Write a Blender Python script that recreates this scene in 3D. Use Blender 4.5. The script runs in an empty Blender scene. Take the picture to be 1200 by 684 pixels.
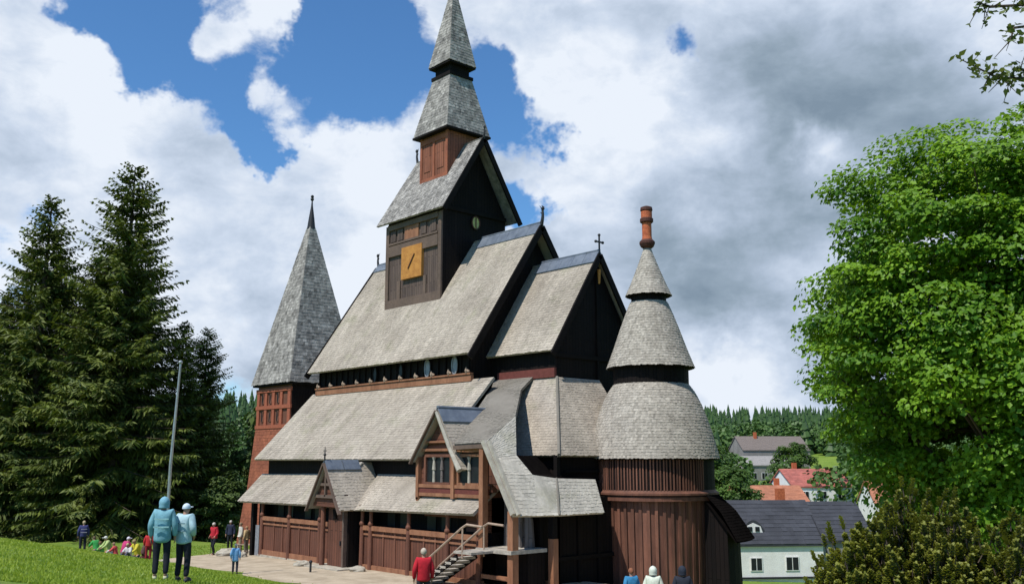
import bpy, bmesh, math, random
from math import sin, cos, pi, radians, sqrt
from mathutils import Vector, Matrix
random.seed(7)
R = random.Random(11)
S = bpy.context.scene
C = S.collection
V = Vector

# ---------------------------------------------------------------- camera, light
AZ = radians(47.7)
cam = bpy.data.objects.new('camera', bpy.data.cameras.new('camera'))
C.objects.link(cam)
cam.location = (0, 0, 4.9)
cam.rotation_euler = (pi/2 + math.atan(196/1099), 0, AZ)
cam.data.sensor_width = 36
cam.data.lens = 36*1099/1200
cam.data.clip_end = 4000
S.camera = cam

SUN_EL = radians(59)
sun_h = V((.06, -1, 0)).normalized()
sun_dir = V((sun_h.x*cos(SUN_EL), sun_h.y*cos(SUN_EL), sin(SUN_EL)))
sl = bpy.data.lights.new('sun', 'SUN')
sl.energy = 4.9; sl.angle = radians(.5); sl.color = (1, .955, .88)
sun = bpy.data.objects.new('sun', sl); C.objects.link(sun)
sun.rotation_euler = sun_dir.to_track_quat('Z', 'Y').to_euler()
sun.location = (0, 0, 60)
S.view_settings.view_transform = 'Standard'
S.view_settings.look = 'None'
S.view_settings.exposure = .02
S.view_settings.gamma = 1

# ---------------------------------------------------------------- node helpers
class NT:
    def __init__(s, nt): s.nt = nt
    def n(s, t, **kw):
        o = s.nt.nodes.new(t)
        for k, v in kw.items():
            if k.startswith('i_'): o.inputs[k[2:].replace('_', ' ')].default_value = v
            else: setattr(o, k, v)
        return o
    def l(s, a, b): s.nt.links.new(a, b)
    def math(s, op, a, b=None, clamp=False):
        o = s.n('ShaderNodeMath', operation=op, use_clamp=clamp)
        for i, v in enumerate((a, b)):
            if v is None: continue
            if isinstance(v, (int, float)): o.inputs[i].default_value = v
            else: s.l(v, o.inputs[i])
        return o.outputs[0]
    def mix(s, f, a, b, blend='MIX'):
        o = s.n('ShaderNodeMix', data_type='RGBA', blend_type=blend)
        for i, v in ((0, f), (6, a), (7, b)):
            if isinstance(v, (int, float)): o.inputs[i].default_value = v
            elif isinstance(v, tuple): o.inputs[i].default_value = (*v, 1)[:4]
            else: s.l(v, o.inputs[i])
        return o.outputs[2]
    def noise(s, vec, scale, detail=4, rough=.55, dist=0):
        o = s.n('ShaderNodeTexNoise'); o.inputs['Scale'].default_value = scale
        o.inputs['Detail'].default_value = detail; o.inputs['Roughness'].default_value = rough
        o.inputs['Distortion'].default_value = dist
        s.l(vec, o.inputs['Vector']); return o.outputs['Fac']
    def step(s, v, a, b, c=0., d_=1.):
        o = s.n('ShaderNodeMapRange', interpolation_type='SMOOTHSTEP')
        s.l(v, o.inputs[0])
        for i, x in zip((1, 2, 3, 4), (a, b, c, d_)): o.inputs[i].default_value = x
        return o.outputs[0]

# ---------------------------------------------------------------- sky with clouds
def build_sky():
    w = bpy.data.worlds.new('World'); S.world = w; w.use_nodes = True
    t = NT(w.node_tree); w.node_tree.nodes.clear()
    out = t.n('ShaderNodeOutputWorld'); bg = t.n('ShaderNodeBackground'); t.l(bg.outputs[0], out.inputs[0])
    sky = t.n('ShaderNodeTexSky', sky_type='NISHITA'); sky.sun_disc = False
    sky.sun_elevation = SUN_EL; sky.sun_rotation = math.atan2(sun_h.x, sun_h.y)
    sky.altitude = 600; sky.air_density = 1.1; sky.dust_density = .3; sky.ozone_density = 2.2
    STR = .105
    bg.inputs[1].default_value = STR
    tc = t.n('ShaderNodeTexCoord'); d = tc.outputs['Generated']
    sc = t.n('ShaderNodeVectorMath', operation='MULTIPLY'); t.l(d, sc.inputs[0]); sc.inputs[1].default_value = (1, 1, 1.7)
    dv = sc.outputs[0]
    big = t.noise(dv, 4.0, 12, .6, .15)
    fine = t.noise(dv, 11, 9, .62, .2)
    cov = t.math('ADD', t.math('MULTIPLY', big, .62), t.math('MULTIPLY', fine, .38))
    wn = t.n('ShaderNodeTexNoise'); wn.inputs['Scale'].default_value = 5.5; wn.inputs['Detail'].default_value = 6; wn.inputs['Roughness'].default_value = .6; t.l(d, wn.inputs['Vector'])
    w1 = t.n('ShaderNodeVectorMath', operation='SUBTRACT'); t.l(wn.outputs['Color'], w1.inputs[0]); w1.inputs[1].default_value = (.5, .5, .5)
    w2 = t.n('ShaderNodeVectorMath', operation='SCALE'); t.l(w1.outputs[0], w2.inputs[0]); w2.inputs['Scale'].default_value = .20
    w3 = t.n('ShaderNodeVectorMath', operation='ADD'); t.l(d, w3.inputs[0]); t.l(w2.outputs[0], w3.inputs[1]); dw = w3.outputs[0]
    def blob(c, rad):
        o = t.n('ShaderNodeVectorMath', operation='DISTANCE'); t.l(dw, o.inputs[0]); o.inputs[1].default_value = c
        return t.step(o.outputs['Value'], rad*1.1, rad*.05, 0, 1)
    clear = None
    for c, rad, wt in CLEAR:
        b = t.math('MULTIPLY', blob(c, rad), wt)
        clear = b if clear is None else t.math('ADD', clear, b)
    full = None
    for c, rad, wt in FULL:
        b = t.math('MULTIPLY', blob(c, rad), wt)
        full = b if full is None else t.math('ADD', full, b)
    dp = t.n('ShaderNodeVectorMath', operation='DOT_PRODUCT'); t.l(d, dp.inputs[0]); dp.inputs[1].default_value = (-.70, .63, .34)  # clouds thin out away from the view to lower the ambient light
    cv = t.math('ADD', t.math('SUBTRACT', cov, clear), t.math('ADD', full, t.math('ADD', t.step(dp.outputs['Value'], .45, .80, 0, .20), -.07)))
    alpha = t.step(cv, .46, .61)
    dark = None
    for c, rad, wt in DARK:
        b = t.math('MULTIPLY', blob(c, rad), wt)
        dark = b if dark is None else t.math('ADD', dark, b)
    s2 = t.n('ShaderNodeVectorMath', operation='MULTIPLY'); t.l(d, s2.inputs[0]); s2.inputs[1].default_value = (1, 1, 1.9)
    gn = t.noise(s2.outputs[0], 4.5, 5, .5, .0)
    g1 = t.math('SUBTRACT', t.math('MULTIPLY', t.math('SUBTRACT', gn, .5), 1.9), t.math('MULTIPLY', t.math('SUBTRACT', 1, alpha), .4))
    g1 = t.math('ADD', g1, t.math('MULTIPLY', t.math('SUBTRACT', fine, .5), 1.1))
    gray = t.math('ADD', t.math('MULTIPLY', t.math('ADD', dark, g1), .92), .11, clamp=True)
    k = 1/STR
    # cloud radiance from bright sunlit white to grey-blue cloud bases
    cr = t.n('ShaderNodeValToRGB'); t.l(gray, cr.inputs[0]); e = cr.color_ramp
    cols = [(0, (.82, .88, .97)), (.25, (.60, .69, .83)), (.5, (.43, .52, .65)), (.75, (.30, .385, .48)), (1, (.215, .29, .375))]
    e.elements[0].position = 0; e.elements[0].color = (*cols[0][1], 1)
    e.elements[1].position = 1; e.elements[1].color = (*cols[-1][1], 1)
    for p, c in cols[1:-1]:
        x = e.elements.new(p); x.color = (*c, 1)
    cs = t.n('ShaderNodeVectorMath', operation='SCALE'); t.l(cr.outputs[0], cs.inputs[0]); cs.inputs['Scale'].default_value = k
    skyc = t.mix(1.0, sky.outputs[0], (.66, 1.06, 1.38), 'MULTIPLY')
    t.l(t.mix(alpha, skyc, cs.outputs[0]), bg.inputs[0])

#CT0
CLEAR = [((-0.874, 0.271, 0.404), 0.080, 0.35), ((-0.883, 0.228, 0.41), 0.051, 0.2), ((-0.87, 0.321, 0.374), 0.072, 0.3), ((-0.851, 0.393, 0.348), 0.080, 0.3), ((-0.834, 0.353, 0.425), 0.059, 0.15), ((-0.791, 0.431, 0.435), 0.072, 0.3), ((-0.778, 0.495, 0.386), 0.080, 0.3), ((-0.8, 0.448, 0.398), 0.059, 0.2), ((-0.745, 0.524, 0.412), 0.059, 0.25), ((-0.709, 0.597, 0.375), 0.068, 0.3), ((-0.678, 0.641, 0.359), 0.063, 0.28), ((-0.663, 0.67, 0.334), 0.047, 0.26), ((-0.577, 0.696, 0.427), 0.051, 0.27), ((-0.558, 0.725, 0.403), 0.042, 0.25), ((-0.718, 0.641, 0.27), 0.047, 0.3), ((-0.639, 0.69, 0.341), 0.030, 0.2), ((-0.768, 0.542, 0.34), 0.051, 0.12), ((-0.78, 0.475, 0.408), 0.051, 0.2), ((-0.947, 0.224, 0.232), 0.038, 0.2), ((-0.903, 0.427, 0.049), 0.076, 0.2), ((-0.639, 0.69, 0.341), 0.025, 0.12), ((-0.962, 0.244, 0.125), 0.042, 0.15), ((-0.848, 0.42, 0.323), 0.034, 0.2)]
FULL = [((-0.923, 0.249, 0.293), 0.118, 0.2), ((-0.911, 0.211, 0.355), 0.051, 0.25), ((-0.9, 0.339, 0.273), 0.102, 0.2), ((-0.85, 0.358, 0.386), 0.038, 0.22), ((-0.836, 0.412, 0.362), 0.030, 0.15), ((-0.804, 0.4, 0.44), 0.042, 0.25), ((-0.721, 0.538, 0.436), 0.051, 0.0), ((-0.624, 0.663, 0.414), 0.093, 0.25), ((-0.684, 0.647, 0.338), 0.024, 0.25), ((-0.496, 0.803, 0.331), 0.279, 0.3), ((-0.663, 0.726, 0.186), 0.169, 0.2), ((-0.814, 0.5, 0.296), 0.068, 0.15), ((-0.799, 0.545, 0.255), 0.127, 0.15), ((-0.531, 0.839, 0.119), 0.169, 0.2), ((-0.87, 0.436, 0.231), 0.110, 0.15)]
DARK = [((-0.42, 0.836, 0.353), 0.220, 0.55), ((-0.498, 0.805, 0.323), 0.093, 0.25), ((-0.371, 0.845, 0.384), 0.169, 0.2), ((-0.512, 0.77, 0.381), 0.110, 0.15), ((-0.539, 0.824, 0.176), 0.144, 0.6), ((-0.485, 0.862, 0.143), 0.127, 0.4), ((-0.589, 0.676, 0.443), 0.118, 0.3), ((-0.662, 0.603, 0.445), 0.085, 0.3), ((-0.6, 0.764, 0.236), 0.093, 0.2), ((-0.865, 0.465, 0.19), 0.102, 0.35), ((-0.714, 0.675, 0.186), 0.102, 0.2), ((-0.934, 0.273, 0.233), 0.076, 0.12), ((-0.893, 0.435, 0.119), 0.085, 0.2), ((-0.479, 0.827, 0.296), 0.038, -0.5), ((-0.465, 0.842, 0.273), 0.059, -0.25), ((-0.568, 0.816, 0.112), 0.042, -0.3), ((-0.533, 0.84, 0.102), 0.059, -0.3), ((-0.553, 0.79, 0.264), 0.068, -0.25), ((-0.572, 0.818, 0.059), 0.068, -0.2), ((-0.905, 0.264, 0.334), 0.068, -0.25), ((-0.931, 0.254, 0.262), 0.076, -0.25), ((-0.893, 0.344, 0.29), 0.076, -0.2), ((-0.683, 0.67, 0.292), 0.051, -0.3), ((-0.631, 0.72, 0.29), 0.059, -0.3), ((-0.785, 0.534, 0.314), 0.051, -0.15), ((-0.588, 0.714, 0.38), 0.051, -0.25)]
#CT1

build_sky()

# ---------------------------------------------------------------- materials
def new_mat(name):
    m = bpy.data.materials.new(name); m.use_nodes = True
    t = NT(m.node_tree); m.node_tree.nodes.clear()
    out = t.n('ShaderNodeOutputMaterial'); p = t.n('ShaderNodeBsdfPrincipled'); t.l(p.outputs[0], out.inputs[0])
    return m, t, p, out

def surf(name, col, col2=None, rough=.8, tone=0., ns=1.5, namt=.35, bump=.3, bscale=14, fine=.12, spec=.3, metal=0., coords='Object', stretch=(1, 1, 1), streak=0.):
    """weathered surface: two colours mixed by noise, per-face tone variation, fine grain, bump"""
    m, t, p, out = new_mat(name)
    tc = t.n('ShaderNodeTexCoord')
    mp = t.n('ShaderNodeMapping'); t.l(tc.outputs[coords], mp.inputs[0]); mp.inputs['Scale'].default_value = stretch
    v = mp.outputs[0]
    n1 = t.noise(v, ns, 6, .6)
    c = t.mix(t.step(n1, .5-namt/2-.08, .5+namt/2+.08), col, col2 or tuple(x*.7 for x in col))
    n2 = t.noise(v, bscale, 5, .65)
    k = t.math('ADD', t.math('MULTIPLY', t.math('SUBTRACT', n2, .5), fine*6), 1)
    if tone:
        a = t.n('ShaderNodeAttribute', attribute_name='tone')
        k = t.math('MULTIPLY', k, t.math('ADD', t.math('MULTIPLY', t.math('SUBTRACT', a.outputs['Fac'], .5), tone), 1))
    if streak:
        uv = t.n('ShaderNodeUVMap'); m2 = t.n('ShaderNodeMapping'); t.l(uv.outputs[0], m2.inputs[0]); m2.inputs['Scale'].default_value = (1.6, .16, 1)
        sn = t.noise(m2.outputs[0], 1.6, 5, .6); k = t.math('MULTIPLY', k, t.math('ADD', t.math('MULTIPLY', t.math('SUBTRACT', sn, .5), streak), 1))
        pn = t.noise(v, .8, 4, .55); c = t.mix(t.math('MULTIPLY', t.step(pn, .54, .72), .45), c, (.24, .23, .15))
    s = t.n('ShaderNodeVectorMath', operation='SCALE'); t.l(c, s.inputs[0]); t.l(k, s.inputs['Scale'])
    t.l(s.outputs[0], p.inputs['Base Color'])
    p.inputs['Roughness'].default_value = rough; p.inputs['Metallic'].default_value = metal
    p.inputs['Specular IOR Level'].default_value = spec
    if bump:
        b = t.n('ShaderNodeBump'); b.inputs['Strength'].default_value = bump; b.inputs['Distance'].default_value = .03
        t.l(n2, b.inputs['Height']); t.l(b.outputs[0], p.inputs['Normal'])
    return m

def planks(name, col, col2, width=.17, length=3.2, rough=.75, horiz=False, gap=.012, fine=.5, bump=.5, spec=.25):
    m, t, p, out = new_mat(name)
    uv = t.n('ShaderNodeUVMap'); sp = t.n('ShaderNodeSeparateXYZ'); t.l(uv.outputs[0], sp.inputs[0])
    cb = t.n('ShaderNodeCombineXYZ')
    a, b = (0, 1) if horiz else (1, 0)
    t.l(sp.outputs[a], cb.inputs[0]); t.l(sp.outputs[b], cb.inputs[1])
    br = t.n('ShaderNodeTexBrick'); t.l(cb.outputs[0], br.inputs['Vector'])
    br.inputs['Scale'].default_value = 1; br.inputs['Brick Width'].default_value = length
    br.inputs['Row Height'].default_value = width; br.inputs['Mortar Size'].default_value = gap
    br.inputs['Mortar Smooth'].default_value = .2; br.offset = .37
    br.inputs['Color1'].default_value = (*col, 1); br.inputs['Color2'].default_value = (*col2, 1)
    br.inputs['Mortar'].default_value = (*[x*.25 for x in col], 1)
    tc = t.n('ShaderNodeTexCoord')
    st = t.n('ShaderNodeMapping'); t.l(cb.outputs[0], st.inputs[0]); st.inputs['Scale'].default_value = (1.2, 14, 1)
    g = t.noise(st.outputs[0], 2.2, 6, .65)
    w = t.noise(tc.outputs['Object'], .55, 5, .6)
    k = t.math('ADD', t.math('ADD', t.math('MULTIPLY', t.math('SUBTRACT', g, .5), fine*1.5), t.math('MULTIPLY', t.math('SUBTRACT', w, .5), fine*2.2)), 1)
    s = t.n('ShaderNodeVectorMath', operation='SCALE'); t.l(br.outputs[0], s.inputs[0]); t.l(k, s.inputs['Scale'])
    t.l(s.outputs[0], p.inputs['Base Color']); p.inputs['Roughness'].default_value = rough
    p.inputs['Specular IOR Level'].default_value = spec
    bu = t.n('ShaderNodeBump'); bu.inputs['Strength'].default_value = bump; bu.inputs['Distance'].default_value = .03
    t.l(t.math('SUBTRACT', g, t.math('MULTIPLY', br.outputs['Fac'], 1.5)), bu.inputs['Height']); t.l(bu.outputs[0], p.inputs['Normal'])
    return m

def leafmat(name, col, col2, trans=.35, tone=.9, rough=.5, hue=.0):
    m, t, p, out = new_mat(name)
    a = t.n('ShaderNodeAttribute', attribute_name='tone')
    tc = t.n('ShaderNodeTexCoord'); n = t.noise(tc.outputs['Object'], .45, 3, .5)
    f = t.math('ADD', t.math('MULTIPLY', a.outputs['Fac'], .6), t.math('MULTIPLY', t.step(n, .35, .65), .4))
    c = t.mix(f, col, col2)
    t.l(c, p.inputs['Base Color']); p.inputs['Roughness'].default_value = rough
    p.inputs['Specular IOR Level'].default_value = .25
    tr = t.n('ShaderNodeBsdfTranslucent'); t.l(t.mix(1.0, c, (1.25, 1.2, .6), 'MULTIPLY'), tr.inputs[0])
    mx = t.n('ShaderNodeMixShader'); mx.inputs[0].default_value = trans
    t.l(p.outputs[0], mx.inputs[1]); t.l(tr.outputs[0], mx.inputs[2]); t.l(mx.outputs[0], out.inputs[0])
    return m

M = {}
M['shingle'] = surf('weathered_shingle', (.385, .338, .278), (.285, .246, .20), .85, tone=.30, ns=.45, namt=.25, bump=.5, bscale=9, fine=.10, streak=.9)
M['shingle_lit'] = surf('paler_shingle', (.50, .465, .40), (.39, .36, .31), .85, tone=.3, ns=.6, namt=.3, bump=.5, bscale=9, fine=.10, streak=.6)  # lighter shingle copy, brightening the swept roof as if it caught more sun
M['shingle_apse'] = surf('weathered_shingle_rough', (.385, .35, .30), (.28, .25, .21), .85, tone=.55, ns=2.2, namt=.4, bump=.5, bscale=14, fine=.13)
M['shingle_spire'] = surf('spire_shingle', (.34, .32, .295), (.15, .14, .13), .85, tone=1.0, ns=1.6, namt=.3, bump=.6, bscale=8, fine=.18)
M['shingle_brown'] = surf('brown_shingle', (.215, .195, .165), (.165, .15, .125), .85, tone=.35, ns=.8, namt=.3, bump=.4, bscale=9, fine=.08)
M['lead'] = surf('lead_sheet', (.15, .175, .215), (.085, .105, .14), .45, ns=2, namt=.3, bump=.15, bscale=6, fine=.08, spec=.5)
M['pale'] = surf('pale_trim', (.42, .39, .33), (.30, .27, .22), .8, ns=3, bump=.3)
M['tar'] = planks('tarred_planks', (.0085, .0065, .0062), (.0125, .0088, .0080), .2, 4, fine=.4, spec=.12)
M['tar_plain'] = surf('tarred_wood', (.012, .0092, .0085), (.007, .0056, .0052), .8, ns=2, bump=.3, spec=.12)
M['tar_shade'] = surf('tar_shade_black', (.0095, .008, .0075), (.006, .005, .005), 1, ns=2, bump=.2, spec=0)  # near-black colour carries the shade on the north-east lean-to roof
M['red'] = planks('red_brown_planks', (.150, .060, .037), (.105, .044, .029), .2, 2.6)
M['redh'] = planks('red_brown_boards', (.155, .063, .039), (.115, .048, .032), .24, 1.9, horiz=True)
M['redp'] = surf('red_brown_wood', (.19, .078, .048), (.11, .046, .030), .7, ns=2.5, bump=.4, stretch=(1, 1, .35))
M['orange_wood'] = surf('orange_brown_wood', (.33, .155, .085), (.20, .085, .045), .7, ns=2.5, bump=.4, stretch=(1, 1, .3))
M['spire_red'] = planks('spire_red_planks', (.27, .10, .058), (.20, .075, .045), .2, 2.6)
M['tower_red'] = surf('tower_red_shingle', (.32, .105, .056), (.21, .068, .04), .8, tone=.5, ns=1.2, bump=.5, bscale=9)
M['belfry_front'] = planks('weathered_belfry_planks', (.125, .088, .072), (.088, .062, .053), .17, 4)
M['belfry_trim'] = surf('belfry_trim_wood', (.155, .105, .080), (.10, .07, .055), .75, ns=2, bump=.4, stretch=(.4, .4, .4))
M['ochre'] = surf('ochre_boards', (.52, .24, .055), (.36, .15, .035), .7, ns=3, bump=.2)
M['gold'] = surf('gilded_paint', (.55, .48, .14), (.34, .34, .16), .5, ns=6, bump=.1)
M['glass'] = surf('dark_glass', (.012, .013, .015), (.02, .022, .024), .4, ns=2, bump=0, spec=.25, fine=.02)
M['greyglass'] = surf('grey_leaded_glass', (.28, .29, .31), (.17, .18, .20), .3, ns=5, bump=.1)
M['apse_plank'] = surf('ribbed_planks', (.19, .082, .052), (.085, .038, .026), .7, tone=.8, ns=1.8, bump=.4, stretch=(1, 1, .2))
M['brick'] = surf('chimney_brick', (.55, .15, .06), (.34, .08, .035), .75, tone=.5, ns=7, bump=.5, bscale=18)
M['soot'] = surf('sooty_brick', (.10, .035, .025), (.05, .022, .018), .8, ns=6, bump=.4)
M['iron'] = surf('dark_iron', (.030, .031, .034), (.02, .02, .022), .5, ns=4, bump=.1)
M['stone'] = surf('light_stone', (.46, .42, .34), (.28, .25, .20), .85, ns=3, bump=.6, bscale=7)
M['greydoor'] = planks('grey_planks', (.17, .145, .135), (.12, .10, .095), .22, 3)
M['wood_light'] = surf('handrail_wood', (.42, .31, .23), (.28, .20, .15), .7, ns=4, bump=.2)
M['steel'] = surf('galvanised_steel', (.42, .43, .44), (.30, .31, .32), .35, ns=5, bump=0, metal=.6, fine=.04)
M['step'] = surf('worn_step_wood', (.46, .42, .36), (.27, .24, .20), .8, ns=4, bump=.4)
M['white'] = surf('white_render', (.84, .82, .80), (.72, .70, .68), .8, ns=1.2, bump=.2)
M['slate'] = surf('slate_roof', (.052, .055, .066), (.036, .038, .046), .65, tone=.4, ns=.8, bump=.3)
M['orange_tile'] = surf('orange_roof_tile', (.42, .17, .095), (.32, .13, .075), .75, tone=.4, ns=.6, bump=.3)
M['red_tile'] = surf('red_roof_tile', (.42, .13, .10), (.30, .10, .08), .75, tone=.4, ns=.6, bump=.3)
M['greywall'] = surf('grey_wall', (.30, .28, .26), (.19, .175, .16), .85, ns=.5, bump=.2)
M['bark'] = surf('bark', (.085, .062, .045), (.045, .034, .026), .9, ns=3, bump=.8, bscale=6, stretch=(1, 1, .3))
M['palebark'] = surf('pale_bark', (.26, .23, .18), (.14, .125, .10), .9, ns=3, bump=.6)
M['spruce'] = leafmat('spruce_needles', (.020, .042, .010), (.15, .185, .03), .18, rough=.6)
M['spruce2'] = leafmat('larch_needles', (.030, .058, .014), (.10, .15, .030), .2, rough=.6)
M['maple'] = leafmat('maple_leaves', (.045, .13, .008), (.22, .38, .022), .32)
M['decid'] = leafmat('deciduous_leaves', (.035, .075, .014), (.10, .18, .03), .3)
M['yew'] = leafmat('yew_needles', (.055, .075, .012), (.30, .31, .05), .3, rough=.55)
M['twig'] = leafmat('twig_leaves', (.05, .08, .03), (.16, .20, .07), .3)
M['forest'] = leafmat('forest_green', (.022, .055, .018), (.075, .145, .030), .1)
M['grassblade'] = leafmat('grass_blades', (.20, .31, .03), (.34, .42, .07), .4)
def ground_mat():
    m, t, p, out = new_mat('meadow')
    tc = t.n('ShaderNodeTexCoord'); v = tc.outputs['Object']
    a = t.noise(v, .22, 6, .6); b = t.noise(v, 2.6, 6, .65); c_ = t.noise(v, 22, 4, .7)
    c = t.mix(t.step(a, .35, .65), (.125, .21, .028), (.175, .26, .040))
    c = t.mix(t.step(b, .50, .72), c, (.25, .28, .06)); c = t.mix(t.math('MULTIPLY', t.step(t.noise(v, .7, 5, .6), .58, .74), .6), c, (.20, .19, .07))
    c = t.mix(t.math('MULTIPLY', t.step(c_, .45, .75), .45), c, (.045, .10, .012))
    t.l(c, p.inputs['Base Color']); p.inputs['Roughness'].default_value = .9; p.inputs['Specular IOR Level'].default_value = .15
    bu = t.n('ShaderNodeBump'); bu.inputs['Strength'].default_value = .8; bu.inputs['Distance'].default_value = .08
    t.l(c_, bu.inputs['Height']); t.l(bu.outputs[0], p.inputs['Normal']); return m
M['ground'] = ground_mat()
M['path'] = surf('gravel_path', (.47, .39, .285), (.31, .25, .175), .9, ns=1.1, namt=.3, bump=.6, bscale=30, fine=.12)

def plain(name, col, rough=.8, var=.18, bs=9):
    if name not in M: M[name] = surf(name, col, tuple(x*.72 for x in col), rough, ns=7, namt=.4, bump=.35, bscale=bs, fine=var*.4)
    return M[name]

# ---------------------------------------------------------------- mesh builder
EACH = {'barge_board', 'spire_neck', 'aisle_upper_wall', 'panel_batten', 'gallery_window', 'parapet_panel', 'parapet_rail', 'foundation', 'carved_stud', 'wall_rib', 'sound_louvre', 'spire_panel', 'spire_frame', 'wing_trim', 'wall_frame', 'gable_beam', 'choir_aisle_beam', 'doorstep', 'gable_truss', 'dark_band', 'jacket_seam'}
class MB:
    def __init__(s): s.v = []; s.f = []; s.t = []
    def add(s, vs, fs, tone=.5):
        b = len(s.v); s.v += [tuple(x) for x in vs]
        for f in fs: s.f.append(tuple(b+i for i in f)); s.t.append(tone)
    def poly(s, pts, tone=.5): s.add(pts, [tuple(range(len(pts)))], tone)
    def box(s, x0, x1, y0, y1, z0, z1, tone=.5):
        v = [(x, y, z) for z in (z0, z1) for y in (y0, y1) for x in (x0, x1)]
        s.add(v, [(0, 2, 3, 1), (4, 5, 7, 6), (0, 1, 5, 4), (2, 6, 7, 3), (0, 4, 6, 2), (1, 3, 7, 5)], tone)
    def beam(s, a, b, w, h=None, up=(0, 0, 1), tone=.5):
        a, b = V(a), V(b); h = h or w; d = (b-a).normalized(); u = V(up)
        if abs(d.dot(u)) > .97: u = V((1, 0, 0))
        r = d.cross(u).normalized(); u = r.cross(d)
        v = [p + r*sx*w/2 + u*sy*h/2 for p in (a, b) for sx, sy in ((-1, -1), (1, -1), (1, 1), (-1, 1))]
        s.add(v, [(3, 2, 1, 0), (4, 5, 6, 7), (0, 1, 5, 4), (1, 2, 6, 5), (2, 3, 7, 6), (3, 0, 4, 7)], tone)
    def tube(s, pts, rad, n=8, cap=True, tone=.5):
        pts = [V(p) for p in pts]; rings = []
        for i, p in enumerate(pts):
            d = (pts[min(i+1, len(pts)-1)] - pts[max(i-1, 0)]).normalized()
            u = V((0, 0, 1)) if abs(d.z) < .9 else V((1, 0, 0))
            r = d.cross(u).normalized(); u = r.cross(d); q = rad[i] if isinstance(rad, (list, tuple)) else rad
            rings.append([p + r*cos(2*pi*k/n)*q + u*sin(2*pi*k/n)*q for k in range(n)])
        v = [x for g_ in rings for x in g_]; f = []
        for i in range(len(pts)-1):
            for k in range(n):
                f.append((i*n+k, i*n+(k+1) % n, (i+1)*n+(k+1) % n, (i+1)*n+k))
        if cap: f.append(tuple(range(n-1, -1, -1))); f.append(tuple((len(pts)-1)*n+k for k in range(n)))
        s.add(v, f, tone)
    def lathe(s, prof, c, n=32, a0=0, a1=2*pi, tone=.5):
        full = abs(a1-a0-2*pi) < 1e-6; m = n if full else n+1; v = []; f = []
        for r_, z in prof:
            for k in range(m):
                a = a0+(a1-a0)*k/n; v.append((c[0]+r_*cos(a), c[1]+r_*sin(a), z))
        for i in range(len(prof)-1):
            for k in range(n):
                k2 = (k+1) % m
                f.append((i*m+k, i*m+k2, (i+1)*m+k2, (i+1)*m+k))
        s.add(v, f, tone)
    def prism(s, pts, off, tone=.5):
        pts = [V(p) for p in pts]; off = V(off); n = len(pts)
        s.add(pts+[p+off for p in pts], [tuple(range(n-1, -1, -1)), tuple(range(n, 2*n))] + [(i, (i+1) % n, n+(i+1) % n, n+i) for i in range(n)], tone)
    def ball(s, c, r, n=10, m=7, tone=.5):
        c = V(c); rr = r if isinstance(r, (tuple, list)) else (r, r, r)
        v = [c+V((0, 0, -rr[2]))]
        for i in range(1, m):
            a = -pi/2+pi*i/m
            for k in range(n): v.append(c+V((rr[0]*cos(a)*cos(2*pi*k/n), rr[1]*cos(a)*sin(2*pi*k/n), rr[2]*sin(a))))
        v.append(c+V((0, 0, rr[2]))); f = []
        for k in range(n): f.append((0, 1+(k+1) % n, 1+k))
        for i in range(m-2):
            for k in range(n): f.append((1+i*n+k, 1+i*n+(k+1) % n, 1+(i+1)*n+(k+1) % n, 1+(i+1)*n+k))
        l = len(v)-1; o = 1+(m-2)*n
        for k in range(n): f.append((l, o+k, o+(k+1) % n))
        s.add(v, f, tone)
    # --- shingled panel: bl, br, tr, tl seen from outside; real overlapping shakes with ragged butts
    def shingles(s, bl, br, tr, tl, course=.17, wid=.11, lift=.016, slab=.11, over=.0, rag=.035):
        bl, br, tr, tl = map(V, (bl, br, tr, tl))
        nrm = (br-bl).cross(tl-bl)
        if nrm.length < 1e-9: nrm = (tr-br).cross(tl-br)
        nrm.normalize()
        if slab: s.prism([bl, br, tr, tl] if (tr-tl).length > 1e-4 else [bl, br, tr], -nrm*slab, .35)
        H = max((tl-bl).length, (tr-br).length); rows = max(1, round(H/course))
        for i in range(rows):
            t0, t1 = i/rows, min(1, (i+1.35)/rows)
            a0, b0 = bl.lerp(tl, t0), br.lerp(tr, t0); a1, b1 = bl.lerp(tl, t1), br.lerp(tr, t1)
            W = (b0-a0).length
            if W < .03: continue
            up = (a1-a0+b1-b0).normalized()
            n = max(1, round(W/wid)); e = [0]
            cuts = [0]+[min(1, max(0, (k+R.uniform(-.33, .33))/n)) for k in range(1, n)]+[1]
            rowtone = R.uniform(-.08, .08)
            for k in range(n):
                u0, u1 = cuts[k], cuts[k+1]
                h = lift*R.uniform(.7, 1.5); j = R.uniform(-rag, rag*.3)
                p0, p1 = a0.lerp(b0, u0), a0.lerp(b0, u1); q0, q1 = a1.lerp(b1, u0), a1.lerp(b1, u1)
                p0 = p0+up*j; p1 = p1+up*(j+R.uniform(-.01, .01))
                T0, T1 = p0+nrm*h, p1+nrm*h
                s.add([p0, p1, T1, T0, q1+nrm*.004, q0+nrm*.004], [(0, 1, 2, 3), (3, 2, 4, 5), (0, 3, 5), (1, 4, 2)], min(1, max(0, R.gauss(.5, .2)+rowtone)))
    def shingle_ring(s, prof, c, course=.13, wid=.09, a0=0, a1=2*pi, lift=.016, sx=1, sy=1):
        """shingled body of revolution; prof is bottom to top (r,z)"""
        L = [0]
        for p, q in zip(prof, prof[1:]): L.append(L[-1]+math.dist(p, q))
        def at(x):
            x = max(0, min(L[-1], x))
            for i in range(len(prof)-1):
                if x <= L[i+1] or i == len(prof)-2:
                    t = (x-L[i])/(L[i+1]-L[i]); p, q = prof[i], prof[i+1]
                    return p[0]+(q[0]-p[0])*t, p[1]+(q[1]-p[1])*t
        rows = max(1, round(L[-1]/course))
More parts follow.
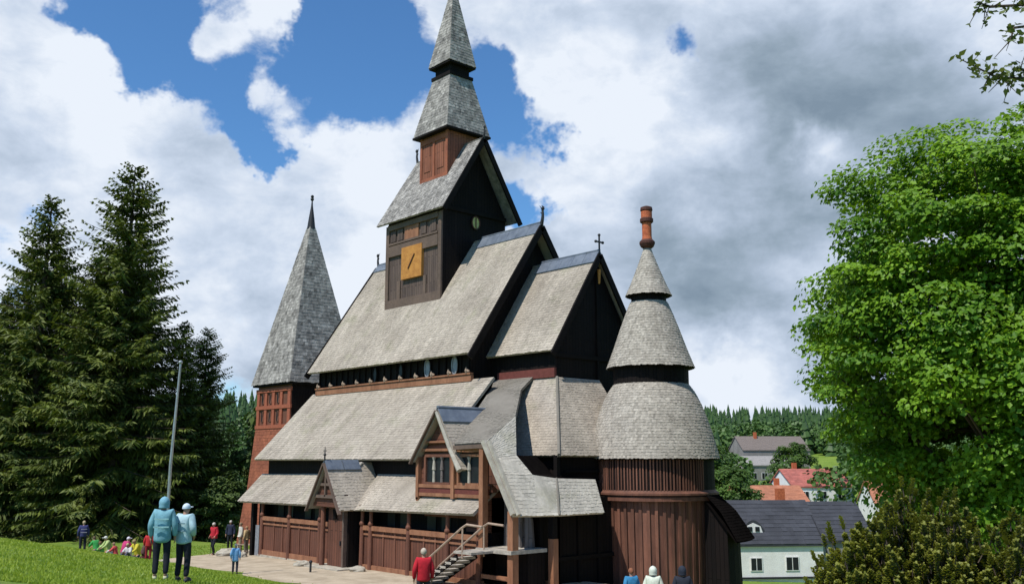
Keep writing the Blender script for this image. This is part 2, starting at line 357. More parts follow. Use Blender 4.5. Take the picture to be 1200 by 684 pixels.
        for i in range(rows):
            r0, z0 = at(i*L[-1]/rows); r1, z1 = at((i+1.35)*L[-1]/rows)
            n = max(6, round(r0*(a1-a0)/wid)); ph = R.random()
            dr, dz = r1-r0, z1-z0; l = math.hypot(dr, dz); nr, nz = dz/l, -dr/l
            for k in range(n):
                A, B = a0+(a1-a0)*(k+(ph if a1-a0 > 6.2 else 0))/n, a0+(a1-a0)*(k+1+(ph if a1-a0 > 6.2 else 0))/n
                h = lift*R.uniform(.7, 1.5); j = R.uniform(-.03, .01)
                def P(a, r_, z): return V((c[0]+r_*cos(a)*sx, c[1]+r_*sin(a)*sy, z))
                rb, zb = r0+dr/l*j, z0+dz/l*j
                s.add([P(A, rb, zb), P(B, rb, zb), P(B, rb+nr*h, zb+nz*h), P(A, rb+nr*h, zb+nz*h), P(B, r1+.003, z1), P(A, r1+.003, z1)],
                      [(0, 1, 2, 3), (3, 2, 4, 5), (0, 3, 5), (1, 4, 2)], min(1, max(0, R.gauss(.5, .22))))
    def islands(s):
        par = list(range(len(s.v)))
        def fd(i):
            while par[i] != i: par[i] = par[par[i]]; i = par[i]
            return i
        for f in s.f:
            for i in f[1:]: par[fd(i)] = fd(f[0])
        out = {}
        for f, t in zip(s.f, s.t): out.setdefault(fd(f[0]), []).append((f, t))
        res = []
        for L in out.values():
            m = MB(); mp = {}
            for f, t in L:
                for i in f:
                    if i not in mp: mp[i] = len(m.v); m.v.append(s.v[i])
                m.f.append(tuple(mp[i] for i in f)); m.t.append(t)
            res.append(m)
        return res
    def build(s, name, mat, parent=None, smooth=False, uv=True):
        if name in EACH:
            for m in s.islands(): o = m._build(name, mat, parent, smooth, uv)
            return o
        return s._build(name, mat, parent, smooth, uv)
    def _build(s, name, mat, parent=None, smooth=False, uv=True):
        me = bpy.data.meshes.new(name); me.from_pydata(s.v, [], s.f)
        me.materials.append(M[mat] if isinstance(mat, str) else mat)
        at = me.attributes.new('tone', 'FLOAT', 'FACE'); at.data.foreach_set('value', s.t)
        if uv:
            ul = me.uv_layers.new(name='UVMap'); co = me.vertices
            buf = [0.0]*(2*len(me.loops))
            for p in me.polygons:
                n = p.normal
                if abs(n.z) > .95: ua, va = V((1, 0, 0)), V((0, 1, 0))
                else:
                    ua = V((-n.y, n.x, 0)).normalized(); va = n.cross(ua)
                for li in p.loop_indices:
                    q = co[me.loops[li].vertex_index].co
                    buf[2*li] = q.dot(ua); buf[2*li+1] = q.dot(va)
            ul.data.foreach_set('uv', buf)
        if smooth: me.polygons.foreach_set('use_smooth', [True]*len(me.polygons))
        o = bpy.data.objects.new(name, me); C.objects.link(o)
        if parent:
            o.parent = parent
            # geometry is given in world coordinates when the parent is an unrotated Empty/mesh; keep it there
            o.matrix_parent_inverse = Matrix.Identity(4)
        return o

def tag(o, label=None, cat=None, group=None, kind=None):
    if label: o['label'] = label
    if cat: o['category'] = cat
    if group: o['group'] = group
    if kind: o['kind'] = kind
    return o
def empty(name, loc=(0, 0, 0), rz=0, label=None, cat=None, group=None):
    o = bpy.data.objects.new(name, None); C.objects.link(o); o.location = loc; o.rotation_euler = (0, 0, rz)
    o.empty_display_size = .3
    return tag(o, label, cat, group)
def kids(o): return [c for c in C.objects if c.parent == o]
def copy_tree(o, parent=None):
    c = o.copy(); C.objects.link(c)
    if parent is not None: c.parent = parent
    for ch in kids(o): copy_tree(ch, c)
    return c

# ---------------------------------------------------------------- terrain
def sst(a, b, x):
    t = max(0, min(1, (x-a)/(b-a))); return t*t*(3-2*t)
TAB = [(29, 0), (36, -1.3), (48, -3.0), (62, -3.9), (85, -5), (110, -4.5), (180, 2.5), (260, 8), (370, 14.5), (500, 17), (1600, 22)]
def g(X, Y):
    t = max(0, min(1, Y/19.5)); z = 3.25*(1-t**1.45)
    if Y < 0: z = 3.25+min(1.5, -Y*.03)
    z -= .78*sst(34, 75, -X)
    if Y > 29:
        for (a, za), (b, zb) in zip(TAB, TAB[1:]):
            if a <= Y <= b: z += za+(zb-za)*(Y-a)/(b-a)
    z += 22*sst(130, 420, -X)*(1-sst(200, 400, Y)*.6)
    return z
def make_ground():
    radii = [0.]+[1.5*1.047**i for i in range(152)]
    n = 200; v = [(0, 0, g(0, 0))]; f = []
    for r_ in radii[1:]:
        for k in range(n):
            a = 2*pi*k/n; x, y = r_*cos(a), r_*sin(a); v.append((x, y, g(x, y)))
    for k in range(n): f.append((0, 1+k, 1+(k+1) % n))
    for i in range(len(radii)-2):
        for k in range(n):
            a, b = 1+i*n, 1+(i+1)*n
            f.append((a+k, b+k, b+(k+1) % n, a+(k+1) % n))
    mb = MB(); mb.add(v, f); o = mb.build('ground', 'ground', smooth=True, uv=False)
    tag(o, 'sloping meadow and hillside', None, None, 'structure')
make_ground()
def make_path():
    mb = MB(); n = 90
    for i in range(n):
        for j in range(12):
            def P(i, j):
                x = -54.5+42.5*i/n
                y0 = 19.7+.35*sin(x*.9)+.25*sin(x*2.3)+ (9*sst(-48.5, -54.5, x)) ; y1 = 31 if x < -51 else (31.0 if x < -24 else 31)
                y = y0+(y1-y0)*j/12
                return (x, y, g(x, y)+.012)
            mb.poly([P(i, j), P(i+1, j), P(i+1, j+1), P(i, j+1)])
    tag(mb.build('path', 'path', smooth=True, uv=False), 'beige gravel path', None, None, 'structure')
make_path()
def make_grass():
    mb = MB(); r = random.Random(3); n = 0
    while n < 60000:
        D = 17+45*r.random()**1.5; a = r.uniform(-.56, .02)
        h = (-sin(AZ)+a*cos(AZ), cos(AZ)+a*sin(AZ)); x, y = h[0]*D, h[1]*D
        if y+r.gauss(0, .28) > 19.6+.35*sin(x*.9)+.25*sin(x*2.3) + (9*sst(-48.5, -54.5, x)) and x > -54.4: n += 1; continue
        z = g(x, y); w = .012+.010*r.random()+D*.0004; l = .03+.05*r.random(); t = r.uniform(0, 2*pi); dx, dy = cos(t)*w, sin(t)*w
        lx, ly = r.uniform(-.04, .04), r.uniform(-.04, .04)
        mb.add([(x-dx, y-dy, z-.01), (x+dx, y+dy, z-.01), (x+lx, y+ly, z+l)], [(0, 1, 2)], r.random()); n += 1
    tag(mb.build('grass', 'grassblade', uv=False), 'short bright green meadow grass', 'grass', None, 'stuff')
make_grass()

# ================================================================ THE CHURCH
church = empty('stave_church', (0, 0, 0), 0, 'dark wooden stave church with grey shingle roofs and tall central spire', 'church')
YC = 33.3
# ---- nave
def gable_poly(x, hw, z0, z1, zt):
    return [(x, YC-hw, z0), (x, YC+hw, z0), (x, YC+hw, z1), (x, YC, zt), (x, YC-hw, z1)]
mb = MB(); mb.prism(gable_poly(-34.95, 4.2, 8.0, 10.4, 16.65), (-14.0, 0, 0)); nave_wall = mb.build('nave_wall', 'tar', church)
mb = MB()
mb.shingles((-49.5, 28.5, 9.93), (-34.3, 28.5, 9.93), (-34.3, YC, 17.05), (-49.3, YC, 17.05), course=.16)
mb.shingles((-34.3, 38.1, 9.93), (-49.5, 38.1, 9.93), (-49.3, YC, 17.05), (-34.3, YC, 17.05), course=.5, wid=.5)
nave_roof = mb.build('nave_roof', 'shingle', church)
mb = MB()   # barge boards
for x in (-34.26, -49.42):
    for sgn in (-1, 1):
        mb.beam((x, YC+sgn*4.85, 9.68), (x, YC, 16.86), .10, .34)
mb.build('barge_board', 'tar_plain', nave_roof)
def ridge_cap(x0, x1, z, half, drop, parent, y=YC):
    mb = MB()
    for k in range(max(1, round((x1-x0)/.8))):
        a = x0+(x1-x0)*k/max(1, round((x1-x0)/.8)); b = x0+(x1-x0)*(k+1)/max(1, round((x1-x0)/.8))-.015
        for sg in (-1, 1):
            pts = [(a, y, z), (b, y, z), (b, y+sg*half, z-drop), (a, y+sg*half, z-drop)]
            mb.prism(pts if sg > 0 else pts[::-1], (0, sg*.03, .05))
    mb.tube([(x0, y, z+.06), (x1, y, z+.06)], .06, 8)
    return mb.build('ridge_cap', 'lead', parent)
ridge_cap(-39.1, -34.25, 17.07, .44, .66, nave_roof)
ridge_cap(-49.35, -45.4, 17.07, .34, .5, nave_roof)
def curl(x, y, z, h, dirx, name, parent, mat='iron'):
    """carved dragon-head finial curving up off a ridge end"""
    mb = MB(); pts = []; rad = []
    for i in range(12):
        t = i/11
        pts.append((x+dirx*(.10*sin(t*3.0)*h+ .28*max(0, t-.72)*h*1.6), y, z+h*(t if t < .85 else .85+.15*sin((t-.85)/.15*pi)*.4)))
        rad.append(.095*h*(1-.55*t)+(.05*h if .78 < t < .93 else 0))
    mb.tube(pts, rad, 8)
    mb.add([(x+dirx*.04*h, y-.01, z+h*.86), (x-dirx*.16*h, y, z+h*1.04), (x+dirx*.02*h, y+.02, z+h*.75)], [(0, 1, 2)])
    mb.add([(x+dirx*.06*h, y-.01, z+h*.60), (x-dirx*.12*h, y, z+h*.68), (x+dirx*.05*h, y+.02, z+h*.48)], [(0, 1, 2)])
    return mb.build(name, mat, parent)
curl(-34.3, YC, 17.0, 1.05, 1, 'dragon_finial', nave_roof)
curl(-49.3, YC, 17.0, .9, -1, 'dragon_finial', nave_roof)
# clerestory sill with carved studs, oval windows
mb = MB(); mb.box(-49.2, -34.8, 28.98, 29.15, 8.62, 8.92); mb.box(-49.2, -34.8, 28.93, 29.14, 8.95, 9.03)
nsill = mb.build('clerestory_sill', 'orange_wood', nave_wall)
mb = MB()
for k in range(11):
    x = -48.9+k*1.38
    mb.tube([(x, 28.95, 9.0), (x, 28.93, 9.13), (x+.03, 28.9, 9.30)], [.05, .08, .02], 7)
    mb.beam((x, 28.95, 9.2), (x+.22, 28.93, 9.08), .07, .08)
mb.build('carved_stud', 'wood_light', nave_wall)
mb = MB()
for k in range(24):
    x = -48.9+k*.6; mb.box(x, x+.07, 29.02, 29.14, 9.04, 10.2)
mb.build('wall_rib', 'tar_plain', nave_wall)
def oval(mb, x, y, z, rx, rz, d=-.04, n=18):
    mb.prism([(x+rx*cos(2*pi*k/n), y, z+rz*sin(2*pi*k/n)) for k in range(n)], (0, d, 0))
for x in (-38.27, -36.05, -40.6, -43.0):
    gl = x > -40
    fr = MB(); n = 20
    for k in range(n):
        a, b = 2*pi*k/n, 2*pi*(k+1)/n
        fr.beam((x+.2*cos(a), 28.97, 9.47+.44*sin(a)), (x+.2*cos(b), 28.97, 9.47+.44*sin(b)), .06, .05, (0, 1, 0))
    w = fr.build('window', 'greyglass' if gl else 'tar_plain', nave_wall)
    pb = MB(); oval(pb, x, 29.02, 9.47, .19, .43); pb.build('pane', 'greyglass' if gl else 'glass', w)

# ---- nave lower roof and storey
mb = MB(); mb.box(-49.3, -33.5, 26.2, 29.2, 3.2, 5.35); mb.box(-49.25, -35.0, 26.9, 28.8, 5.3, 6.3)
mb.box(-49.3, -33.5, 37.4, 40.4, 2.0, 5.3); mb.build('aisle_upper_wall', 'tar', church)
mb = MB()
mb.shingles((-49.95, 25.62, 4.92), (-33.3, 25.62, 4.92), (-33.3, 29.15, 8.72), (-49.75, 29.15, 8.72), course=.16)
mb.shingles((-33.3, 41.0, 4.9), (-49.95, 41.0, 4.9), (-49.75, 37.45, 8.72), (-33.3, 37.45, 8.72), course=.6, wid=.6)
mb.prism([(-49.8, 25.8, 4.85), (-49.8, 29.3, 8.6), (-49.8, 29.3, 4.85)], (.1, 0, 0))
aisle_roof = mb.build('aisle_roof', 'shingle', church)
mb = MB(); mb.tube([(-38.9, 25.6, 4.75), (-38.9, 25.45, 4.62)], [.05, .09], 8); mb.build('eave_lamp', 'pale', aisle_roof)

# ---- ground floor gallery wall (south)
gz = -1.2
mb = MB(); mb.box(-47.2, -29.3, 25.55, 26.25, gz, 3.35)
gallery = mb.build('gallery_wall', 'tar', church)
mb = MB()
PX = [-47.1, -44.2, -41.2, -36.8, -33.9, -31.2, -29.2]
mb.box(-47.15, -39.6, 24.86, 25.0, .12, 1.72); mb.box(-37.6, -29.2, 24.86, 25.0, .12, 1.72)
mb.build('parapet_panel', 'red', gallery)
mb = MB()
for a, b in ((-47.2, -39.7), (-37.55, -29.1)):
    mb.box(a, b, 24.76, 25.02, 1.72, 1.92); mb.box(a, b, 24.78, 25.0, -.05, .20); mb.box(a, b, 24.80, 24.86, 1.50, 1.58)
mb.build('parapet_rail', 'orange_wood', gallery)
mb = MB()
for a, b in ((-47.3, -39.6), (-37.6, -29.0)):
    mb.box(a, b, 24.7, 25.06, -.95, -.05)
mb.build('foundation', 'stone', gallery)
for x in PX+[-39.75, -37.5]:
    mb = MB(); mb.tube([(x, 24.80, -.1), (x, 24.80, 1.75), (x, 24.80, 1.95), (x, 24.80, 2.9)], [.12, .11, .085, .085], 10)
    mb.tube([(x, 24.80, 2.6), (x, 24.80, 2.85)], [.10, .20], 8); mb.ball((x, 24.78, 2.0), .13)
    mb.build('gallery_post', 'redp', gallery)
mb = MB()
for x in (-45.9, -45.0, -43.3, -42.3, -40.3, -35.9, -35.0, -32.9, -32.1, -30.2):
    mb.box(x, x+.1, 24.82, 24.89, .2, 1.72)
mb.build('panel_batten', 'redp', gallery)
# arched dark gallery window frames behind the posts
mb = MB()
for x in (-46.4, -45.4, -43.6, -42.6, -36.2, -35.2, -33.2, -32.2):
    mb.box(x-.3, x+.3, 25.50, 25.56, 1.9, 2.75)
mb.build('gallery_window', 'glass', gallery)
mb = MB()
mb.box(-48.6, -48.35, 24.9, 25.15, -.9, 2.85); mb.box(-47.6, -47.4, 24.9, 25.1, -.9, 2.85); mb.box(-49.0, -48.3, 25.6, 30.5, -1.5, 3.1)
mb.box(-48.35, -47.2, 26.0, 26.2, -.9, 2.8)
mb.build('west_frame_and_shade', 'tar_plain', church)  # posts plus dark slabs standing in for the shaded opening
mb = MB(); mb.box(-48.2, -47.75, 25.0, 25.08, -.5, 1.4); mb.build('glass_door', 'greyglass', church)
# lower gallery roof
mb = MB()
mb.shingles((-49.3, 24.42, 2.66), (-40.45, 24.42, 2.72), (-40.45, 26.22, 4.22), (-50.0, 26.22, 4.1), course=.16)
mb.shingles((-37.2, 24.42, 2.66), (-29.15, 24.42, 2.78), (-28.95, 26.22, 4.22), (-38.4, 26.22, 4.22), course=.16)
mb.poly([(-49.28, 24.5, 2.6), (-49.95, 26.25, 4.0), (-49.5, 26.25, 2.6)])
gallery_roof = mb.build('gallery_roof', 'shingle', church)

# ---- small gabled porch on the south side
porch = mb = MB()
PXc, PY = -39.0, 23.6
mb.shingles((-37.62, PY, 2.62), (-37.62, 26.2, 2.62), (PXc, 26.2, 4.78), (PXc, PY, 4.78), course=.16)
mb.shingles((-40.42, 26.2, 2.66), (-40.42, PY, 2.66), (PXc, PY, 4.78), (PXc, 26.2, 4.78), course=.16)
# flared skirts blending into the gallery roof
mb.shingles((-37.62, 24.42, 2.60), (-36.7, 24.42, 2.66), (-38.2, 26.2, 4.2), (-38.4, 25.9, 3.9), course=.16, slab=.05)
mb.shingles((-41.3, 24.42, 2.70), (-40.42, 24.42, 2.66), (-39.7, 25.9, 3.9), (-39.9, 26.2, 4.2), course=.16, slab=.05)
porch_roof = mb.build('porch_roof', 'shingle', church)
ob = MB()
ob.prism([(PXc-1.25, PY+.18, 2.75), (PXc+1.2, PY+.18, 2.72), (PXc, PY+.18, 4.6)], (0, .08, 0)); ob.build('porch_gable', 'redh', porch_roof)
ob = MB()
for sg, zz in ((-1, 2.5), (1, 2.44)):
    ob.beam((PXc+sg*1.47, PY-.03, zz), (PXc, PY-.03, 4.72), .07, .17, (0, 1, 0))
ob.beam((PXc-.85, PY+.12, 3.2), (PXc+.85, PY+.12, 3.2), .12, .14)
ob.beam((PXc-.42, PY+.12, 3.75), (PXc+.42, PY+.12, 3.75), .10, .12)
ob.beam((PXc, PY+.12, 3.2), (PXc, PY+.12, 4.3), .12, .1)
ob.build('barge_board', 'belfry_trim', porch_roof)
ob = MB()
for k in range(2):
    y0 = PY-.02+k*.95
    for sg in (-1, 1): ob.prism([(PXc, y0, 4.84), (PXc, y0+.9, 4.84), (PXc+sg*.3, y0+.9, 4.4), (PXc+sg*.3, y0, 4.4)][::sg], (sg*.02, 0, .05))
ob.build('ridge_cap', 'lead', porch_roof)
ob = MB(); ob.tube([(PXc, PY, 4.8), (PXc, PY, 5.5)], [.05, .015], 6); ob.ball((PXc, PY, 5.12), .07); ob.beam((PXc-.12, PY, 5.3), (PXc+.12, PY, 5.3), .04)
ob.build('porch_finial', 'iron', porch_roof)
ob = MB(); ob.box(-38.10, -37.9, 24.32, 25.6, -.1, 2.9); ob.box(-37.9, -37.2, 25.2, 25.6, -.1, 2.5); ob.build('porch_dark_side', 'tar', church)  # black colour stands in for the unlit opening beside the door
ob = MB(); ob.box(-39.55, -38.1, 24.25, 24.9, -.1, 3.35)
dw = ob.build('porch_wall', 'redp', church)
ob = MB(); ob.box(-39.4, -38.12, 24.16, 24.25, 0.05, 3.1); door = ob.build('door', 'red', dw)
ob = MB(); ob.tube([(-39.62, 24.0, 0), (-39.62, 24.0, 3.0)], [.13, .11], 10); ob.ball((-39.62, 24.0, 3.12), .18)
ob.build('porch_column', 'redp', dw)
ob = MB(); ob.box(-38.12, -37.98, 24.1, 24.3, -.1, 3.1); ob.box(-39.5, -38.0, 24.1, 24.3, 3.1, 3.3); ob.build('door_frame', 'belfry_trim', dw)
ob = MB(); ob.tube([(-38.75, 24.13, 2.2), (-38.75, 24.13, 2.6)], [.1, .16], 6); ob.box(-38.95, -38.55, 24.12, 24.16, 2.15, 2.2); ob.build('carved_ornament', 'tar_plain', dw)
ob = MB(); ob.box(-38.3, -38.24, 24.10, 24.16, 1.0, 1.2); ob.build('door_handle', 'iron', door)
ob = MB(); ob.box(-40.2, -37.3, 23.4, 24.9, -.5, .05); ob.box(-39.9, -37.5, 23.0, 23.4, -.5, -.10); ob.build('doorstep', 'stone', church)

# ---- stair wing with dormer gable
DX, DY = -32.0, 24.8
mb = MB()
mb.shingles((-30.3, DY, 4.5), (-30.3, 27.9, 4.5), (DX, 27.9, 7.0), (DX, DY, 7.0), course=.16)
mb.shingles((-33.72, 27.9, 4.85), (-33.72, DY, 4.85), (DX, DY, 7.0), (DX, 27.9, 7.0), course=.16)
dorm = mb.build('dormer_roof', 'shingle', church)
ob = MB(); ob.beam((-33.8, DY-.04, 4.72), (DX, DY-.04, 6.95), .07, .2, (0, 1, 0)); ob.build('barge_board', 'belfry_trim', dorm)
ob = MB(); 
ob.tube([(DX, DY-.06, 6.9), (-31.05, DY-.06, 5.35), (-30.32, DY-.1, 4.45)], [.07, .09, .13], 8)
ob.build('barge_board', 'pale', dorm)
ob = MB()
for sg in (-1, 1): ob.prism([(DX, DY, 7.05), (DX, 27.6, 7.05), (DX+sg*.42, 27.6, 6.45), (DX+sg*.42, DY, 6.45)][::sg], (sg*.02, 0, .05))
ob.tube([(DX, DY, 7.1), (DX, 27.6, 7.1)], .07, 8)
ob.build('ridge_cap', 'lead', dorm)
# gable field + box of windows
mb = MB()
mb.prism([(-33.45, 25.1, 3.2), (-28.75, 25.1, 3.6), (-28.75, 25.1, 5.35), (-30.9, 25.1, 5.25), (DX, 25.1, 6.75), (-33.45, 25.1, 4.95)], (0, .25, 0))
mb.box(-33.45, -30.6, 25.3, 28.0, 2.5, 4.9); mb.box(-30.6, -29.3, 25.3, 27.0, 2.0, 4.5)
wing = mb.build('stair_wing_wall', 'redh', church)
def window(x0, x1, z0, z1, y, parent, nm=2, fm='redp'):
    f = MB()
    f.box(x0-.12, x0, y-.10, y+.02, z0-.12, z1+.12); f.box(x1, x1+.12, y-.10, y+.02, z0-.12, z1+.12)
    f.box(x0, x1, y-.10, y+.02, z1, z1+.12); f.box(x0, x1, y-.12, y+.02, z0-.14, z0)
    w = f.build('window', fm, parent)
    p = MB(); p.box(x0, x1, y-.012, y-.004, z0, z1); p.build('pane', 'glass', w)
    for k in range(1, nm+1):
        xm = x0+(x1-x0)*k/(nm+1); c = MB()
        c.tube([(xm, y-.06, z0), (xm, y-.06, z0+(z1-z0)*.45), (xm, y-.06, z0+(z1-z0)*.5), (xm, y-.06, z1-.14), (xm, y-.06, z1)], [.07, .06, .09, .05, .10], 8)
        c.build('mullion', 'pale' if (x0 > -31 or k == 1) else 'greydoor', w)
    return w
window(-33.0, -31.35, 3.95, 5.0, 25.08, wing, 2)
window(-30.75, -29.45, 3.95, 5.0, 25.08, wing, 1, 'orange_wood')
mb = MB()
mb.box(-33.5, -31.0, 24.92, 25.1, 5.25, 5.36); mb.box(-33.3, -31.2, 24.92, 25.1, 5.6, 5.68); mb.box(-30.95, -28.8, 24.9, 25.1, 5.2, 5.34)
mb.box(-33.55, -28.9, 24.93, 25.1, 3.72, 3.86); mb.box(-33.55, -28.9, 24.95, 25.1, 3.36, 3.5)
mb.box(-33.6, -33.42, 24.9, 25.12, 3.2, 5.0); mb.box(-31.15, -30.95, 24.88, 25.1, 3.3, 5.3); mb.box(-33.56, -33.4, 24.9, 25.1, 2.9, 3.3)
mb.build('wing_trim', 'orange_wood', wing)
mb = MB(); mb.box(-33.4, -28.95, 24.96, 25.1, 3.5, 3.70); mb.build('wing_panel', plain('crimson_panel', (.16, .045, .035)), wing)
# triangular wall beside the stair, open porch below
mb = MB()
mb.prism([(-28.95, 24.95, 3.95), (-28.95, 24.95, 5.4), (-28.62, 24.95, 5.3), (-27.78, 24.95, 3.95)], (0, .12, 0))
mb.prism([(-28.7, 24.97, 4.0), (-28.3, 24.97, 3.75), (-27.95, 24.97, 3.70), (-27.62, 24.97, 3.55), (-27.85, 24.97, 3.95)], (0, .1, 0))
mb.build('porch_spandrel', 'red', wing)
mb = MB(); mb.box(-29.02, -28.78, 24.62, 24.9, 1.5, 5.35); mb.build('corner_post', 'orange_wood', wing)
mb = MB(); mb.box(-27.32, -27.02, 24.62, 24.92, -.4, 2.95); mb.build('corner_post', 'orange_wood', wing)
mb = MB(); mb.prism([(-28.95, 25.9, 1.5), (-27.25, 25.9, 1.5), (-27.35, 25.9, 2.6), (-28.9, 25.9, 4.7)], (0, .1, 0)); mb.build('stair_door', 'greydoor', wing)
for x in (-28.45, -27.85):
    mb = MB(); mb.tube([(x, 25.8, 1.55), (x, 25.8, 2.4), (x, 25.8, 2.5), (x, 25.8, 3.2)], [.09, .07, .1, .06], 8); mb.build('carved_column', 'greydoor', wing)
mb = MB(); mb.box(-29.05, -26.98, 24.5, 26.4, 1.36, 1.5); landing = mb.build('stair_landing', 'step', wing)
mb = MB(); mb.box(-29.0, -27.1, 25.5, 26.4, -.5, 1.36); mb.box(-28.9, -27.4, 26.4, 27.6, -.5, 2.9); mb.build('stair_cellar_wall', 'tar', church)
mb = MB(); mb.box(-28.95, -27.1, 24.7, 24.85, .35, .5); mb.build('cross_rail', 'orange_wood', wing)
# staircase to the west
stair = MB()
steps = []
for k in range(8):
    x1 = -28.95-k*.33; z = 1.36-(k+1)*.178
    sb = MB(); sb.box(x1-.36, x1, 23.45, 24.5, z-.09, z); sb.box(x1-.36, x1-.30, 23.45, 24.5, z-.12, z-.06); steps.append((sb, x1, z))
stair.beam((-28.95, 23.5, 1.22), (-31.7, 23.5, -.25), .08, .22); stair.beam((-28.95, 24.45, 1.22), (-31.7, 24.45, -.25), .08, .22)
st = stair.build('staircase', 'tar_plain', church)
for sb, _, _ in steps: sb.build('step', 'step', st)
mb = MB(); mb.box(-29.05, -28.0, 23.4, 24.5, 1.36, 1.45); mb.build('stair_top_step', 'step', st)
for y in (23.42, 24.5):
    mb = MB()
    mb.tube([(-27.4, y, 2.42), (-28.3, y, 2.46), (-28.6, y, 2.32), (-31.35, y, .62), (-31.55, y, .35)], .045, 8)
    mb.tube([(-31.45, y, .55), (-31.45, y, -.45)], .04, 8); mb.tube([(-28.55, y, 2.35), (-28.55, y, 1.2)], .035, 8)
    mb.build('handrail', 'wood_light', st)
# brown south slope over the wing
mb = MB()
mb.shingles((-30.75, 24.75, 5.52), (-28.62, 24.65, 5.57), (-29.13, 26.7, 6.69), (-32.0, 26.7, 6.69), course=.16)
mb.shingles((-32.0, 26.7, 6.69), (-29.13, 26.7, 6.69), (-31.7, 29.4, 8.05), (-33.75, 29.4, 8.25), course=.16)
mb.shingles((-33.75, 29.4, 8.25), (-31.7, 29.4, 8.05), (-31.9, 30.35, 8.7), (-34.6, 30.3, 8.7), course=.16)
mb.poly([(-30.75, 24.75, 5.5), (-33.75, 29.4, 8.2), (-33.0, 28.0, 5.0), (-30.75, 25.1, 4.6)])
wing_roof = mb.build('stair_wing_roof', 'shingle_brown', church)
mb = MB(); mb.beam((-30.75, 24.72, 5.38), (-28.66, 24.62, 5.43), .08, .16); mb.build('eave_board', 'belfry_trim', wing_roof)
# swept shingle roof east of the stairs
A_, B_, E_, K_ = (-28.65, 24.6, 5.57), (-26.94, 24.6, 2.80), (-26.75, 25.4, 2.78), (-26.41, 26.5, 2.78)
V_, T_, W_, C_ = (-27.48, 26.1, 4.3), (-27.34, 27.3, 4.15), (-28.21, 25.9, 5.07), (-29.13, 26.7, 6.69)
K2_, T2_ = (-26.41, 29.1, 2.78), (-27.3, 29.55, 4.08)
M1_, M2_ = (-27.88, 24.6, 4.34), (-28.27, 24.6, 4.96)
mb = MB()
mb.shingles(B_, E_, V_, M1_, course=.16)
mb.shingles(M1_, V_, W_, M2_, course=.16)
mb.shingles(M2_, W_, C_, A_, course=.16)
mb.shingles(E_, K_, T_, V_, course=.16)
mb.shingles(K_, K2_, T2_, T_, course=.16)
fl = MB(); fl.prism([V_, T_, T2_, (-28.4, 29.6, 4.1), (-28.5, 28.2, 4.3)], (0, 0, -.1)); fl.prism([W_, V_, (-28.5, 28.2, 4.3), (-29.3, 28.2, 5.0)], (-.02, 0, -.1))
fl.build('roof_back', 'tar_shade', church)
sw = mb.build('swept_roof', 'shingle_lit', church)
mb = MB()
for dx, dy, w in ((0, -.05, .17), (.22, .06, .12)):
    mb.beam((-28.66+dx, 24.58+dy, 5.62), (-26.9+dx, 24.58+dy, 2.84), w, .14, (0, 1, 0))
mb.build('barge_board', 'pale', sw)
mb = MB(); mb.tube([K_, V(K_).lerp(V(T_), .5), T_], [.06, .07, .05], 7); mb.build('hip_cap', 'shingle_brown', sw)

# ---- choir
mb = MB(); mb.prism(gable_poly(-30.5, 2.85, 6.5, 10.0, 14.5), (-4.6, 0, 0)); choir_wall = mb.build('choir_wall', 'tar', church)
mb = MB(); mb.box(-34.4, -30.46, 30.34, 30.47, 8.62, 9.05); mb.build('crimson_band', plain('crimson_panel', (.16, .045, .035)), choir_wall)
mb = MB()
mb.box(-30.5, -30.40, YC-2.95, YC+2.95, 9.55, 9.75); mb.box(-30.5, -30.42, YC-.06, YC+.06, 8.5, 14.2); mb.box(-30.5, -30.40, YC-2.9, YC+2.9, 8.0, 8.2)
mb.build('gable_beam', 'tar_plain', choir_wall)
mb = MB()
mb.shingles((-35.0, 30.07, 9.85), (-30.27, 30.07, 9.85), (-30.27, YC, 14.88), (-34.9, YC, 14.88), course=.16)
mb.shingles((-30.27, 36.53, 9.85), (-35.0, 36.53, 9.85), (-34.9, YC, 14.88), (-30.27, YC, 14.88), course=.5, wid=.5)
choir_roof = mb.build('choir_roof', 'shingle', church)
mb = MB()
for sg in (-1, 1): mb.beam((-30.22, YC+sg*3.28, 9.62), (-30.22, YC, 14.70), .1, .3)
mb.build('barge_board', 'tar_plain', choir_roof)
mb = MB(); mb.tube([(-30.3, YC, 13.3), (-30.3, YC, 14.0)], [.05, .09], 6); mb.build('gable_pendant', 'ochre', choir_roof)
ridge_cap(-34.3, -30.22, 14.9, .42, .62, choir_roof)
mb = MB(); x, y, z = -30.25, YC, 14.85
mb.tube([(x, y, z), (x, y, z+.85)], .045, 8); mb.beam((x, y-.24, z+.52), (x, y+.24, z+.52), .07, .07)
for q in ((0, -.25, .52), (0, .25, .52), (0, 0, .87)): mb.ball((x+q[0], y+q[1], z+q[2]), .075, 8, 5)
mb.build('ridge_cross', 'iron', choir_roof)
